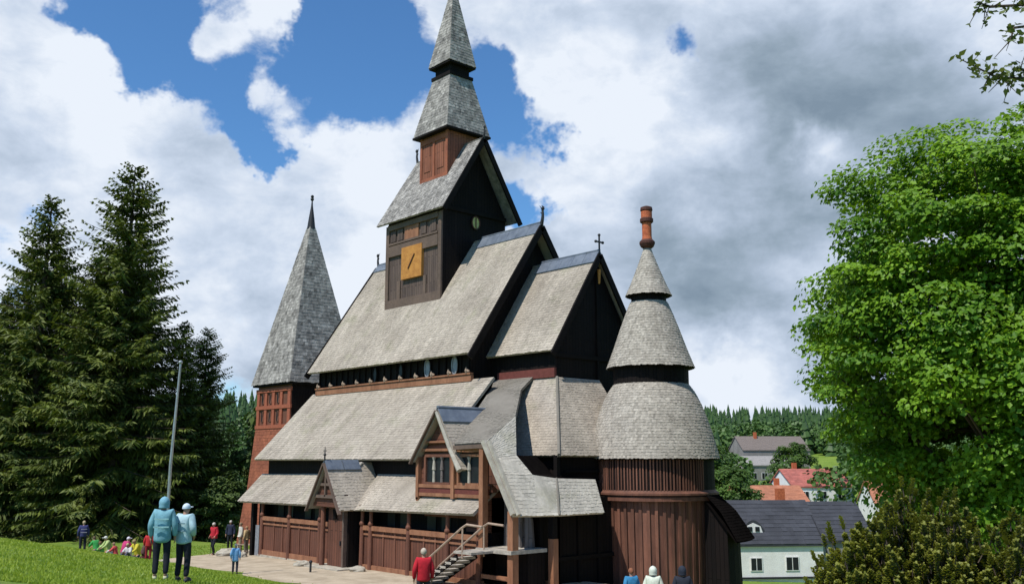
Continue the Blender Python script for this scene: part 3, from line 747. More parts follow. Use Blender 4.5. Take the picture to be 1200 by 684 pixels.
# choir lower roof (hipped corner towards the viewer)
mb = MB()
hipB, hipT = V((-27.88, 28.0, 5.07)), V((-30.4, 30.45, 8.62))
mb.shingles((-33.2, 28.0, 5.07), hipB, hipT, (-34.2, 30.45, 8.62), course=.16)
mb.shingles(hipB, (-27.88, 33.3, 5.07), (-30.4, 33.3, 8.62), hipT, course=.16)
clr = mb.build('choir_lower_roof', 'shingle', church)
mb = MB(); mb.tube([hipB+V((0, 0, .03)), hipB.lerp(hipT, .5)+V((0, 0, .03)), hipT], .07, 7); mb.build('hip_cap', 'shingle_brown', clr)
mb = MB()
mb.box(-33.6, -28.3, 28.35, 33.0, 3.0, 5.3); mb.box(-30.6, -28.25, 28.5, 33, 3.0, 5.35); mb.build('choir_aisle_upper_wall', 'tar', church)
mb = MB(); mb.box(-28.2, -28.0, 28.0, 28.2, 3.9, 5.1); mb.box(-28.24, -28.1, 28.6, 33.0, 4.35, 4.45); mb.build('choir_aisle_beam', 'tar_plain', church)
mb = MB(); mb.box(-28.9, -27.5, 27.4, 33.0, -1.5, 3.35)
caw = mb.build('choir_aisle_wall', 'tar', church)
mb = MB()
for y in (27.4, 28.6, 29.8): mb.box(-27.52, -27.4, y, y+.14, -.5, 3.0)
mb.box(-27.5, -27.38, 27.4, 30.9, .9, 1.05); mb.build('wall_frame', 'tar_plain', caw)
mb = MB(); mb.box(-27.02, -26.74, 26.5, 26.78, -.5, 1.85); mb.prism([(-27.9, 26.6, -.1), (-27.05, 26.6, -.1), (-27.05, 26.6, .25), (-27.5, 26.6, .25), (-27.75, 26.6, .8)], (0, .12, 0)); mb.build('sunlit_post', 'orange_wood', church)  # lower post in its lit colour, with an orange wedge for a sunlit bit
mb = MB(); mb.box(-27.02, -26.76, 26.5, 26.76, 1.85, 2.8); mb.build('shaded_post_top', 'tar_plain', church)  # top of the same post, coloured dark as eave shade

# ---- apse
AC = (-27.25, YC)
mb = MB(); mb.lathe([(2.68, 3.35), (2.68, 5.4), (1.7, 8.2), (1.7, 9.4), (.8, 12.0), (.8, 12.5), (.1, 14)], AC, 40)
mb.lathe([(2.45, -2.5), (2.45, 3.6)], AC, 40)
apse = mb.build('apse_wall', 'tar', church)
def cone_roof(prof, name, under, mat='shingle_apse'):
    mb = MB(); mb.shingle_ring(prof, AC)
    o = mb.build(name, mat, apse)
    u = MB(); r0, z0 = prof[0]; inner = [(p[0]-.06, p[1]-.05) for p in prof]
    u.lathe([(under, z0+.02), (r0-.02, z0-.03)]+inner, AC, 40); u.build('soffit', 'tar_plain', o)
    return o
cone_roof([(2.93, 4.95), (2.84, 5.35), (2.66, 6.0), (2.48, 6.6), (2.22, 7.3), (1.95, 7.85), (1.62, 8.3)], 'apse_lower_roof', 2.6)
cone_roof([(1.98, 8.97), (1.66, 9.8), (1.35, 10.7), (1.05, 11.5), (.84, 12.0)], 'apse_middle_roof', 1.6)
top = cone_roof([(1.05, 12.3), (.80, 12.85), (.5, 13.6), (.22, 14.35), (.14, 14.6)], 'apse_top_roof', .7)
mb = MB(); mb.lathe([(.15, 14.5), (.30, 14.62), (.36, 14.75), (.36, 14.85), (.27, 14.95)], AC, 20); mb.lathe([(.25, 15.75), (.31, 15.8), (.31, 15.95), (.25, 16.0)], AC, 20); mb.lathe([(.24, 16.28), (.29, 16.36), (.27, 16.5), (.12, 16.56), (0, 16.56)], AC, 20)
mb.build('chimney_ring', 'soot', apse)
mb = MB(); mb.lathe([(.25, 14.9), (.22, 15.1), (.22, 15.8)], AC, 20); mb.lathe([(.26, 15.95), (.26, 16.3)], AC, 20); mb.build('chimney_shaft', 'brick', apse)
# upper ribs, sill and battened planks
mb = MB()
for k in range(60):
    a = -pi*.98+k*2*pi/120+R.uniform(-.008, .008)
    if a > .2: break
    r0 = 2.69; mb.beam((AC[0]+r0*cos(a), AC[1]+r0*sin(a), 3.62), (AC[0]+r0*cos(a), AC[1]+r0*sin(a), 4.92), .06, .05, (cos(a), sin(a), 0), R.random())
mb.build('upper_batten', 'apse_plank', apse)
mb = MB(); mb.lathe([(2.66, 3.42), (2.84, 3.42), (2.84, 3.50), (2.74, 3.56), (2.70, 3.62)], AC, 40); mb.lathe([(2.78, 3.18), (2.78, 3.34), (2.70, 3.40)], AC, 40)
mb.build('apse_sill', 'apse_plank', apse)
mb = MB(); rl = 2.52
for k in range(96):
    a = 2*pi*k/96; w = rl*2*pi/96
    ro = rl+(.07 if k % 2 else 0)+R.uniform(-.01, .01)
    rb = ro-.10
    p = lambda r_, a_, z: (AC[0]+r_*cos(a_), AC[1]+r_*sin(a_), z)
    hw = pi/96*(.75 if k % 2 else 1.25)
    mb.add([p(rb, a-hw, -2.5), p(rb, a+hw, -2.5), p(ro, a+hw, 3.32), p(ro, a-hw, 3.32), p(rb-.1, a-hw, -2.5), p(rb-.1, a+hw, -2.5), p(ro-.1, a+hw, 3.32), p(ro-.1, a-hw, 3.32)],
           [(0, 1, 2, 3), (4, 0, 3, 7), (1, 5, 6, 2)], min(1, max(0, R.gauss(.5, .25))))
mb.build('ribbed_planking', 'apse_plank', apse)
# ambulatory lean-to round the north-east of the apse
mb = MB(); a0, a1 = radians(4), radians(120)
mb.lathe([(3.75, -3), (3.65, 2.0)], AC, 14, a0, a1)
mb.add([(AC[0]+2.5*cos(a0), AC[1]+2.5*sin(a0), -3), (AC[0]+3.75*cos(a0), AC[1]+3.75*sin(a0), -3), (AC[0]+3.65*cos(a0), AC[1]+3.65*sin(a0), 2.0), (AC[0]+2.6*cos(a0), AC[1]+2.6*sin(a0), 3.3)], [(0, 1, 2, 3)])
amb = mb.build('ambulatory_wall', 'tar', church)
mb = MB(); mb.shingle_ring([(4.25, 1.6), (3.9, 2.15), (3.5, 2.75), (2.75, 3.45)], AC, a0=a0-.06, a1=a1)
mb.lathe([(2.6, 3.35), (4.2, 1.54)], AC, 14, a0-.06, a1)
mb.build('ambulatory_roof', 'tar_shade', amb)

# ---- belfry and central spire
bx0, bx1, by0, by1 = -44.95, -39.72, 31.0, 35.6
mb = MB(); mb.box(bx0, bx1, by0, by1, 12.6, 18.75)
mb.prism([(bx1, by0, 18.7), (bx1, by1, 18.7), (bx1, YC, 22.7)], (bx0-bx1, 0, 0))
belfry = mb.build('belfry', 'tar', church)
mb = MB(); mb.box(bx0, bx1, by0-.05, by0, 13.3, 18.5); mb.build('belfry_front', 'belfry_front', belfry)
mb = MB(); y0, y1 = by0-.14, by0-.052
mb.box(bx0-.02, bx0+.28, y0, y1, 13.3, 18.4); mb.box(bx1-.26, bx1+.02, y0, y1, 13.25, 18.4)
mb.box(bx0+.28, bx1-.26, y0, y1, 13.35, 13.95); mb.box(bx0+.28, bx1-.26, y0-.03, y1, 16.52, 17.15); mb.box(bx0+.28, bx1-.26, y0-.05, y1, 17.2, 17.32)
mb.box(bx0+1.15, bx0+1.45, y0+.02, y1, 13.95, 15.0); mb.box(bx1-1.6, bx1-1.35, y0+.02, y1, 13.95, 15.0)
mb.box(bx0+.28, bx1-.26, y0-.05, y1, 18.1, 18.4)
mb.build('belfry_trim', 'belfry_trim', belfry)
mb = MB()
mb.box(bx0+1.8, bx1-2.1, y0+.02, y1, 17.32, 18.1); mb.build('belfry_shutter', 'orange_wood', belfry)
mb = MB()
for x in (bx0+.4, bx0+1.1, bx1-1.9, bx1-1.0): mb.box(x, x+.5, y0+.03, y1, 17.4, 18.05)
mb.build('sound_louvre', 'belfry_front', belfry)
mb = MB(); mb.box(-43.28, -41.36, by0-.22, by0-.055, 15.0, 16.86)
clock = mb.build('clock_face', 'ochre', belfry)
mb = MB(); mb.beam((-42.45, by0-.25, 15.75), (-42.0, by0-.25, 16.35), .05, .04, (0, 1, 0)); mb.beam((-42.45, by0-.25, 15.75), (-42.6, by0-.25, 15.55), .05, .04, (0, 1, 0)); mb.build('clock_hand', 'soot', clock)
mb = MB(); n = 20; x = bx1+.02
mb.prism([(x, 33.3+.28*cos(2*pi*k/n), 18.1+.36*sin(2*pi*k/n)) for k in range(n)], (.05, 0, 0)); emb = mb.build('round_emblem', 'gold', belfry)
mb = MB()
for k in range(n):
    a, b = 2*pi*k/n, 2*pi*(k+1)/n
    mb.beam((x+.06, 33.3+.29*cos(a), 18.1+.37*sin(a)), (x+.06, 33.3+.29*cos(b), 18.1+.37*sin(b)), .06, .05, (1, 0, 0))
mb.beam((x+.07, 33.3, 17.8), (x+.07, 33.3, 18.4), .05, .04); mb.build('emblem_rim', 'soot', emb)
mb = MB(); mb.box(bx1, bx1+.12, by0, by1, 18.55, 18.75); mb.build('tie_beam', 'tar_plain', belfry)
mb = MB()
mb.shingles((-45.5, 30.52, 18.5), (-39.0, 30.52, 18.5), (-39.0, YC, 23.05), (-45.3, YC, 23.05), course=.16)
mb.shingles((-39.0, 36.08, 18.5), (-45.5, 36.08, 18.5), (-45.3, YC, 23.05), (-39.0, YC, 23.05), course=.5, wid=.5)
br_ = mb.build('belfry_roof', 'shingle_spire', belfry)
mb = MB()
for sg in (-1, 1): mb.beam((-38.95, YC+sg*2.82, 18.3), (-38.95, YC, 22.9), .1, .3)
mb.build('barge_board', 'tar_plain', br_)
curl(-39.0, YC, 23.0, .75, 1, 'dragon_finial', br_); curl(-45.3, YC, 23.0, .9, -1, 'dragon_finial', br_)
SX = -41.95
mb = MB(); h = 1.28; mb.box(SX-h, SX+h, YC-h, YC+h, 20.3, 24.2)
spire = mb.build('spire', 'spire_red', church)
mb = MB()
for (a, b, c, d_) in ((SX-h-.03, SX-h+.16, 20.6, 23.8), (SX+h-.16, SX+h+.03, 20.6, 23.8), (SX-.08, SX+.08, 20.9, 23.4)):
    mb.box(a, b, YC-h-.05, YC-h, c, d_)
mb.box(SX-h, SX+h, YC-h-.045, YC-h, 23.2, 23.5); mb.box(SX-h, SX+h, YC-h-.045, YC-h, 20.85, 21.1)
mb.build('spire_frame', 'tower_red', spire)
mb = MB()
for x in (SX-.95, SX+.3): mb.box(x, x+.6, YC-h-.03, YC-h, 21.5, 23.0)
mb.build('spire_panel', 'spire_red', spire)
def pyramid(mb, cx, cy, z0, h0, z1, h1, course=.2, wid=.16, slab=0):
    q0 = [(cx-h0, cy-h0, z0), (cx+h0, cy-h0, z0), (cx+h0, cy+h0, z0), (cx-h0, cy+h0, z0)]
    q1 = [(cx-h1, cy-h1, z1), (cx+h1, cy-h1, z1), (cx+h1, cy+h1, z1), (cx-h1, cy+h1, z1)]
    for k in range(4):
        j = (k+1) % 4; mb.shingles(q0[k], q0[j], q1[j], q1[k], course=course, wid=wid, slab=slab)
    mb.poly(q0[::-1]); mb.poly([tuple(V(a)) for a in q1])
    for k in range(4): j = (k+1) % 4; mb.poly([q0[k], q0[j], q1[j], q1[k]], .3)
mb = MB(); pyramid(mb, SX, YC, 23.75, 1.62, 27.3, .84); mb.build('spire_lower_roof', 'shingle_spire', spire)
mb = MB(); mb.box(SX-.9, SX+.9, YC-.9, YC+.9, 27.3, 27.5); mb.box(SX-.72, SX+.72, YC-.72, YC+.72, 27.5, 28.2)
mb.box(SX-1.66, SX+1.66, YC-1.66, YC+1.66, 23.62, 23.74); mb.box(SX-1.0, SX+1.0, YC-1.0, YC+1.0, 28.02, 28.14); mb.build('spire_neck', 'tar_plain', spire)
mb = MB(); pyramid(mb, SX, YC, 28.15, 1.02, 33.3, .1); mb.build('spire_upper_roof', 'shingle_spire', spire)
mb = MB(); mb.tube([(SX, YC, 33.2), (SX, YC, 35.4)], [.09, .03], 8); mb.ball((SX, YC, 34.0), .22); mb.beam((SX-.35, YC, 34.9), (SX+.35, YC, 34.9), .06)
mb.build('spire_finial', 'iron', spire)

# ---- west stair tower
WX = -57.95
def frust(mb, cx, cy, z0, h0, z1, h1, course=.22, wid=.2): pyramid(mb, cx, cy, z0, h0, z1, h1, course, wid)
mb = MB(); frust(mb, WX, YC, -1.8, 3.15, 2.6, 2.72); frust(mb, WX, YC, 2.6, 2.66, 7.0, 2.36); 
wt = mb.build('west_tower_wall', 'tower_red', church)
mb = MB(); mb.box(WX-2.3, WX+2.3, YC-2.3, YC+2.3, 7.0, 10.1); mb.build('tower_loft', 'redp', wt)
mb = MB(); mb.box(WX+2.3, WX+2.34, YC-2.28, YC+2.28, 7.0, 9.95); mb.build('tower_loft_side', 'tar', wt)
mb = MB(); y = YC-2.3
for z in (6.95, 8.25, 9.4): mb.box(WX-2.4, WX+2.4, y-.12, y, z, z+.24)
for k in range(5): x = WX-2.3+k*1.06; mb.box(x, x+.36, y-.09, y, 7.19, 9.4)
mb.box(WX-2.4, WX+2.4, y-.06, y, 5.9, 6.0)
mb.build('tower_frame', plain('tower_frame_red', (.36, .11, .062)), wt)
for z in (7.4, 8.62):
    for k in range(4):
        x = WX-2.3+.36+k*1.06
        if k == 3: continue
        mb = MB(); mb.box(x+.28, x+1.0, y-.05, y-.001, z+.02, z+.66); w = mb.build('tower_window', 'glass', wt)
        mb = MB(); mb.tube([(x+.64, y-.08, z), (x+.64, y-.08, z+.36), (x+.64, y-.08, z+.7)], [.09, .05, .1], 8); mb.build('baluster', 'redp', w)
mb = MB(); mb.box(WX-2.6, WX+2.6, YC-2.6, YC+2.6, 9.8, 9.93); mb.build('tower_eave', 'tar_plain', wt)
mb = MB(); pyramid(mb, WX, YC, 9.95, 2.68, 21.2, .22, .24, .2); ws = mb.build('tower_spire', 'shingle_spire', wt)
mb = MB(); mb.lathe([(.30, 21.1), (.2, 21.9), (.07, 22.8), (.03, 23.4)], (WX, YC), 12); mb.ball((WX, YC, 23.3), .13)
mb.poly([(WX-.05, YC, 23.35), (WX+.12, YC-.10, 23.4), (WX+.12, YC-.1, 23.75), (WX-.05, YC, 23.7)]); mb.ball((WX, YC, 23.5), .12)
mb.build('tower_finial', 'iron', wt)
# nave west part linking the tower (dark)
mb = MB(); mb.box(-55.8, -49.2, 30.5, 36.2, -1.6, 6.5); mb.build('west_link_wall', 'tar', church)
mb = MB(); mb.shingles((-56, 30.2, 6.2), (-49.2, 30.2, 6.2), (-49.2, YC, 9.5), (-56, YC, 9.5), course=.4, wid=.3)
mb.shingles((-49.2, 36.4, 6.2), (-56, 36.4, 6.2), (-56, YC, 9.5), (-49.2, YC, 9.5), course=.6, wid=.5); mb.build('west_link_roof', 'shingle', church)

# ================================================================ TREES
def spruce_mesh(H, RAD, seed, mat='spruce', dens=1.0, low=.04):
    r = random.Random(seed); tr = MB(); cr = MB()
    tr.tube([(0, 0, -1.5), (0, 0, H*.3), (r.uniform(-.1, .1), 0, H*.7), (0, 0, H*.98)], [H*.017, H*.013, H*.007, .03], 9)
    z = H*low
    while z < H*.985:
        t = z/H; L0 = RAD*(1-t)**.62*(1 if t > .12 else .8+t)
        n = r.randint(5, 7)
        for k in range(n):
            a = r.uniform(0, 2*pi); L = max(.25, L0*r.uniform(.62, 1.12)); ca, sa = cos(a), sin(a)
            droop = (.40-.62*t)*L; m = max(4, int(L/.24*dens)); pts = []
            for i in range(m+1):
                s = i/m; zz = z+.10*L*s*(1.2*t) - droop*(s**1.25) + .18*L*max(0, s-.65)**1.1*1.6
                wob = .05*L*sin(s*4+a*7)
                pts.append(V((ca*L*s-sa*wob, sa*L*s+ca*wob, zz)))
            if L > 1.2 and r.random() < .6: tr.tube([pts[0], pts[m//2], pts[-1]], [.05, .03, .01], 3, False)
            for i in range(1, m+1):
                p = pts[i]; s = i/m; d = (pts[i]-pts[i-1]).normalized(); w = (.62*L**.55)*(1-.62*s)*(.35 if s < .12 else 1)
                side = V((-sa, ca, 0))
                for sg in (-1, 1):
                    for q in range(2):
                        l = w*r.uniform(.5, 1.1); dirv = (side*sg*r.uniform(.5, 1)+d*r.uniform(.25, .9)+V((0, 0, r.uniform(-.95, .05)-.2*(1-t)))).normalized()
                        c = dirv.cross(V((r.uniform(-1, 1), r.uniform(-1, 1), 1))).normalized()*r.uniform(.05, .11)
                        e = p+dirv*l; mm = p+dirv*l*.45
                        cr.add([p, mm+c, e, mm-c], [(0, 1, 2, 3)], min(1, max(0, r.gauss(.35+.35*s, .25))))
                # tip shoots upward
                if r.random() < .35:
                    e = p+V((d.x*.3, d.y*.3, .16)).normalized()*w*.5; c = side*.05
                    cr.add([p-c, p+c, e], [(0, 1, 2)], r.random())
        z += r.uniform(.24, .42)*(.8 if t > .7 else 1)
    tr_o = tr; return tr_o, cr
def place_tree(name, trunk, crown, loc, rz, sc, label, cat='tree', group=None, tm='bark', cm='spruce'):
    t = empty(name, loc, rz, label, cat, group); t.scale = (sc, sc, sc)
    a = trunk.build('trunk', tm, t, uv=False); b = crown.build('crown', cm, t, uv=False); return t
def dup_tree(src, loc, rz, sc, label, sz=1):
    c = copy_tree(src); c.location = loc; c.rotation_euler = (0, 0, rz); c.scale = (sc, sc, sc*sz); c['label'] = label; return c
GS = 'tall dark spruces beside the church'
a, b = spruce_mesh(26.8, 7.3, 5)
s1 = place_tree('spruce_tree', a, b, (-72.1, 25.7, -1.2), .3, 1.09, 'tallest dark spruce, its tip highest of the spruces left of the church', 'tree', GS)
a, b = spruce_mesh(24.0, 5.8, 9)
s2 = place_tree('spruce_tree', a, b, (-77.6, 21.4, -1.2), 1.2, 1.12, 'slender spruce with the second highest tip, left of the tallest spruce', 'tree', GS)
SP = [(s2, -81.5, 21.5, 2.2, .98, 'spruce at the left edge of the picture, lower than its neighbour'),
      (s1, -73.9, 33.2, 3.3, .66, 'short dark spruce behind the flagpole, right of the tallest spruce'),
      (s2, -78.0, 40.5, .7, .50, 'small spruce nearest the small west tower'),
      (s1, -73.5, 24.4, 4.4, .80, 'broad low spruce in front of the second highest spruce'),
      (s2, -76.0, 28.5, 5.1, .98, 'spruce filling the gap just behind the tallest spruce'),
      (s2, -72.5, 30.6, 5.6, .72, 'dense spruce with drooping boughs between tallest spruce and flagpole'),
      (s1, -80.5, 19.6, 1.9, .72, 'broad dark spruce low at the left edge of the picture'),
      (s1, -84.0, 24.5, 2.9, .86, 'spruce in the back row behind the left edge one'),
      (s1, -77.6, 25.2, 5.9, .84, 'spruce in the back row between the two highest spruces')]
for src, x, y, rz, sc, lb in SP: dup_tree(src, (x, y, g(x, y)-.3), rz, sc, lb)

def broadleaf(H, crown_c, rad, seed, nclump, nleaf, leaf=.16, trunk_r=.3, limbs=26, crad=(.65, 1.15), zlow=-1.0, flat=.55, base=0.):
    r = random.Random(seed); tr = MB(); cr = MB(); cc = V(crown_c)
    fork = V((cc.x*.3, cc.y*.3, cc.z-rad[2]*.75))
    tr.tube([(0, 0, -1.), (0, 0, .3), fork*.5, fork, cc+V((0, 0, rad[2]*.3))], [trunk_r*1.4, trunk_r, trunk_r*.85, trunk_r*.7, trunk_r*.2], 10)
    cl = []
    for i in range(nclump):
        while True:
            d = V((r.gauss(0, 1), r.gauss(0, 1), r.gauss(0, 1))).normalized()
            if d.z > zlow: break
        k = r.uniform(.45, 1.0)**.5 if r.random() < .75 else r.uniform(.2, .6)
        if rad[0] > 7: k *= (abs(d.x)**3+abs(d.y)**3+abs(d.z)**3)**(-1/3)*.93
        k *= 1+.07*sin(5*math.atan2(d.y, d.x)+seed)+.08*sin(7*d.z+seed)
        p = cc+V((d.x*rad[0]*k, d.y*rad[1]*k, d.z*rad[2]*k)); cl.append((p, d))
    for i in range(min(limbs, nclump)):
        p, d = cl[i]; mid = fork.lerp(p, .5)+V((0, 0, -.08*(p-fork).length))
        tr.tube([fork+V((0, 0, r.uniform(0, rad[2]*.5))), mid, p], [trunk_r*.35, trunk_r*.16, .02], 6, False)
    for p, d in cl:
        cr_ = r.uniform(*crad); out = V((d.x, d.y, d.z*.5)).normalized(); bt = r.gauss(.5, .27)
        ax = (cr_*r.uniform(.9, 1.3), cr_*r.uniform(.9, 1.3), cr_*flat*r.uniform(.7, 1.2))
        for q in range(nleaf):
            e = V((r.gauss(0, 1), r.gauss(0, 1), r.gauss(.5, 1))).normalized(); kk = r.uniform(.55, 1.05)
            c = p+V((e.x*ax[0]*kk, e.y*ax[1]*kk, e.z*ax[2]*kk))
            nn = (V((r.gauss(0, .5), r.gauss(0, .5), .7+r.gauss(0, .35)))+out*.5+e*.5).normalized()
            u = nn.orthogonal().normalized(); u = Matrix.Rotation(r.uniform(0, 2*pi), 3, nn) @ u; w = nn.cross(u)
            L = leaf*r.uniform(.65, 1.25)
            cr.add([c-u*L*.5, c+w*L*.42-u*L*.05, c+u*L*.6-nn*L*.18, c-w*L*.42-u*L*.05], [(0, 1, 2, 3)], min(1, max(0, r.gauss(bt, .2))))
    return tr, cr
# big maple on the right
a, b = broadleaf(17, (0, 0, 9.7), (7.5, 7.5, 7.6), 21, 1150, 270, leaf=.175, trunk_r=.45, limbs=60, crad=(.7, 1.3), zlow=-.9, flat=.5)
place_tree('maple_tree', a, b, (-11.9, 35.8, -.8), .5, 1.0, 'large bright green maple tree filling the right of the picture', 'tree', None, 'bark', 'maple')
# low boughs of a second broadleaf behind/right, mostly in shade
a, b = broadleaf(9, (0, 0, 4.2), (4.6, 4.6, 3.2), 5, 200, 110, leaf=.17, trunk_r=.2, limbs=26, crad=(.6, 1.0), zlow=-.9)
place_tree('maple_tree', a, b, (-10.3, 38.0, -1.2), .5, 1.0, 'lower leafy tree in the shade beneath the large maple, at the right edge', 'tree', None, 'bark', 'decid')
# tree whose twigs hang in at the upper right corner
def overhang():
    r = random.Random(8); tr = MB(); cr = MB()
    base = V((1.6, 9.6, g(1.6, 9.6)))
    tr.tube([base-V((0, 0, .5)), base+V((0, 0, 3)), base+V((-.1, -.1, 7.6))], [.26, .20, .12], 10)
    def twig(pts, n, leaf, sub=True):
        pts = [V(p) for p in pts]; tr.tube(pts, [.03]+[.014]*(len(pts)-2)+[.004], 5, False)
        for i in range(n):
            s = r.uniform(.12, 1)*(len(pts)-1); k = min(int(s), len(pts)-2); p = pts[k].lerp(pts[k+1], s-k)
            if r.random() < .28: p2 = p+V((r.uniform(-.16, .16), r.uniform(-.16, .16), r.uniform(-.24, .10))); tr.tube([p, p2], [.006, .003], 4, False)
            else: p2 = p+V((r.uniform(-.05, .05), r.uniform(-.05, .05), r.uniform(-.07, .05)))
            for q in range(r.randint(1, 3)):
                nn = V((r.gauss(0, .7), r.gauss(0, .7), 1)).normalized(); u = nn.orthogonal().normalized(); u = Matrix.Rotation(r.uniform(0, 6.3), 3, nn) @ u; w = nn.cross(u)
                L = leaf*r.uniform(.6, 1.2); c = p2+V((r.uniform(-.04, .04), r.uniform(-.04, .04), r.uniform(-.04, .04)))
                cr.add([c, c+u*L*.4+w*L*.3, c+u*L-nn*L*.1, c+u*L*.4-w*L*.3], [(0, 1, 2, 3)], r.random())
    base2 = base+V((-.1, -.1, 7.4))
    twig([base2]+[(-2.66, 10.13, 9.73), (-2.9, 9.54, 9.29), (-3.15, 9.13, 9.22), (-3.19, 8.94, 9.22)], 70, .085)
    twig([base2]+[(-2.79, 10.13, 9.22), (-2.89, 9.59, 9.09), (-3.02, 9.33, 9.02), (-3.02, 9.22, 8.85)], 50, .085)
    twig([base2]+[(-2.82, 9.89, 8.88), (-2.99, 9.63, 8.58), (-3.15, 9.17, 8.5), (-3.29, 8.83, 8.6)], 110, .085)
    twig([base2]+[(-2.83, 9.9, 8.8), (-2.99, 9.75, 8.67), (-3.09, 9.49, 8.67), (-3.17, 9.45, 8.53)], 50, .085)
    t = empty('overhanging_tree', tuple(base), 0, 'leafy twigs reaching in at the upper right corner against the sky', 'tree')
    for m, nm, mt in ((tr, 'branch', 'bark'), (cr, 'foliage', 'twig')):
        m.v = [tuple(V(p)-base) for p in m.v]; m.build(nm, mt, t, uv=False)
overhang()
# yew shrub in the right foreground
def yew(seed, rx, ry, rz, n):
    r = random.Random(seed); tr = MB(); cr = MB(); tr.tube([(0, 0, -.5), (0, 0, rz*.6)], [.12, .05], 7)
    for i in range(n):
        a = r.uniform(0, 2*pi); el = math.asin(r.uniform(-.25, 1)); k = r.uniform(.62, 1.0)
        k *= 1+.07*sin(4*a+seed)+.06*sin(9*a+2*el*3)
        d = V((cos(a)*cos(el), sin(a)*cos(el), sin(el)))
        p = V((d.x*rx*k, d.y*ry*k, max(.02, d.z*rz*k)+.25))
        gdir = (V((d.x*.45, d.y*.45, 1))+V((r.gauss(0, .22), r.gauss(0, .22), 0))).normalized(); L = r.uniform(.09, .20)
        e = p+gdir*L; tr.tube([p-gdir*.12, e], [.010, .004], 3, False); bt = r.random()
        for q in range(22):
            s = q/22; c = p+gdir*L*s; ang = q*2.4; sd = gdir.orthogonal().normalized(); sd = Matrix.Rotation(ang, 3, gdir) @ sd
            dd = (sd+gdir*.75).normalized(); w = dd.cross(gdir).normalized()*.026; l = .07*(1-.4*s)*r.uniform(.8, 1.2)
            cr.add([c-w, c+w, c+dd*l+w*.4, c+dd*l-w*.4], [(0, 1, 2, 3)], min(1, max(0, bt*.5+.5*s+r.gauss(0, .12))))
    return tr, cr
for (x, y, h, rr, sd, n, lb) in ((-6.5, 14.1, 2.85, 1.4, 3, 6000, 'tall bushy yew shrub in the right foreground, the middle and highest one'),
                      (-7.12, 13.4, 2.2, .9, 4, 3000, 'yew shrub at the left end of the shrubbery, beside the white house'),
                      (-4.95, 14.3, 2.65, 1.35, 6, 4800, 'yew shrub at the right end of the shrubbery, under the maple')):
    a, b = yew(sd, rr, rr, h, n)
    place_tree('yew_shrub', a, b, (x, y, g(x, y)-.1), sd, 1, lb, 'shrub', 'yew shrubs in the right foreground', 'bark', 'yew')
# leafy understorey at the forest edge on the left
UG = 'young leafy trees at the forest edge'
a, b = broadleaf(5, (0, 0, 2.7), (2.3, 2.3, 2.5), 31, 90, 90, leaf=.22, trunk_r=.09, limbs=14, crad=(.4, .7), zlow=-.95)
u1 = place_tree('young_tree', a, b, (-76.9, 24.7, -1.1), 0, 1.2, 'young leafy tree at the forest edge, nearest the left edge', 'tree', UG, 'bark', 'spruce2')
for (x, y, rz, sc, sz, lb) in ((-81.0, 22.2, 2., 1.1, 1, 'low leafy tree at the very left of the lawn edge'), (-74.4, 25.4, 1., 1.0, .9, 'leafy sapling in front of spruces, just right of the pale trunk'),
                     (-70.5, 37.5, 3., 1.35, 1.5, 'leafy tree in the shade close to the west tower'), (-75.0, 44.0, 4., 2.1, 1.5, 'taller leafy tree whose crown touches the west tower'),
                     (-67.5, 32.5, 5., 1.0, 1.0, 'small leafy tree with bright leaves behind the flagpole')):
    dup_tree(u1, (x, y, g(x, y)-.2), rz, sc, lb, sz)
tp = MB(); tp.tube([(0, 0, -.5), (.05, 0, 2.5), (.35, .1, 6.5)], [.17, .14, .06], 9)
tc_ = broadleaf(7, (.5, .2, 7.2), (1.6, 1.6, 1.9), 41, 40, 70, leaf=.22, trunk_r=.06, limbs=4, crad=(.4, .7))[1]
place_tree('young_tree', tp, tc_, (-74.6, 24.2, -1.0), 0, 1.05, 'slim young tree with pale bare trunk at the lawn edge', 'tree', None, 'palebark', 'spruce2')
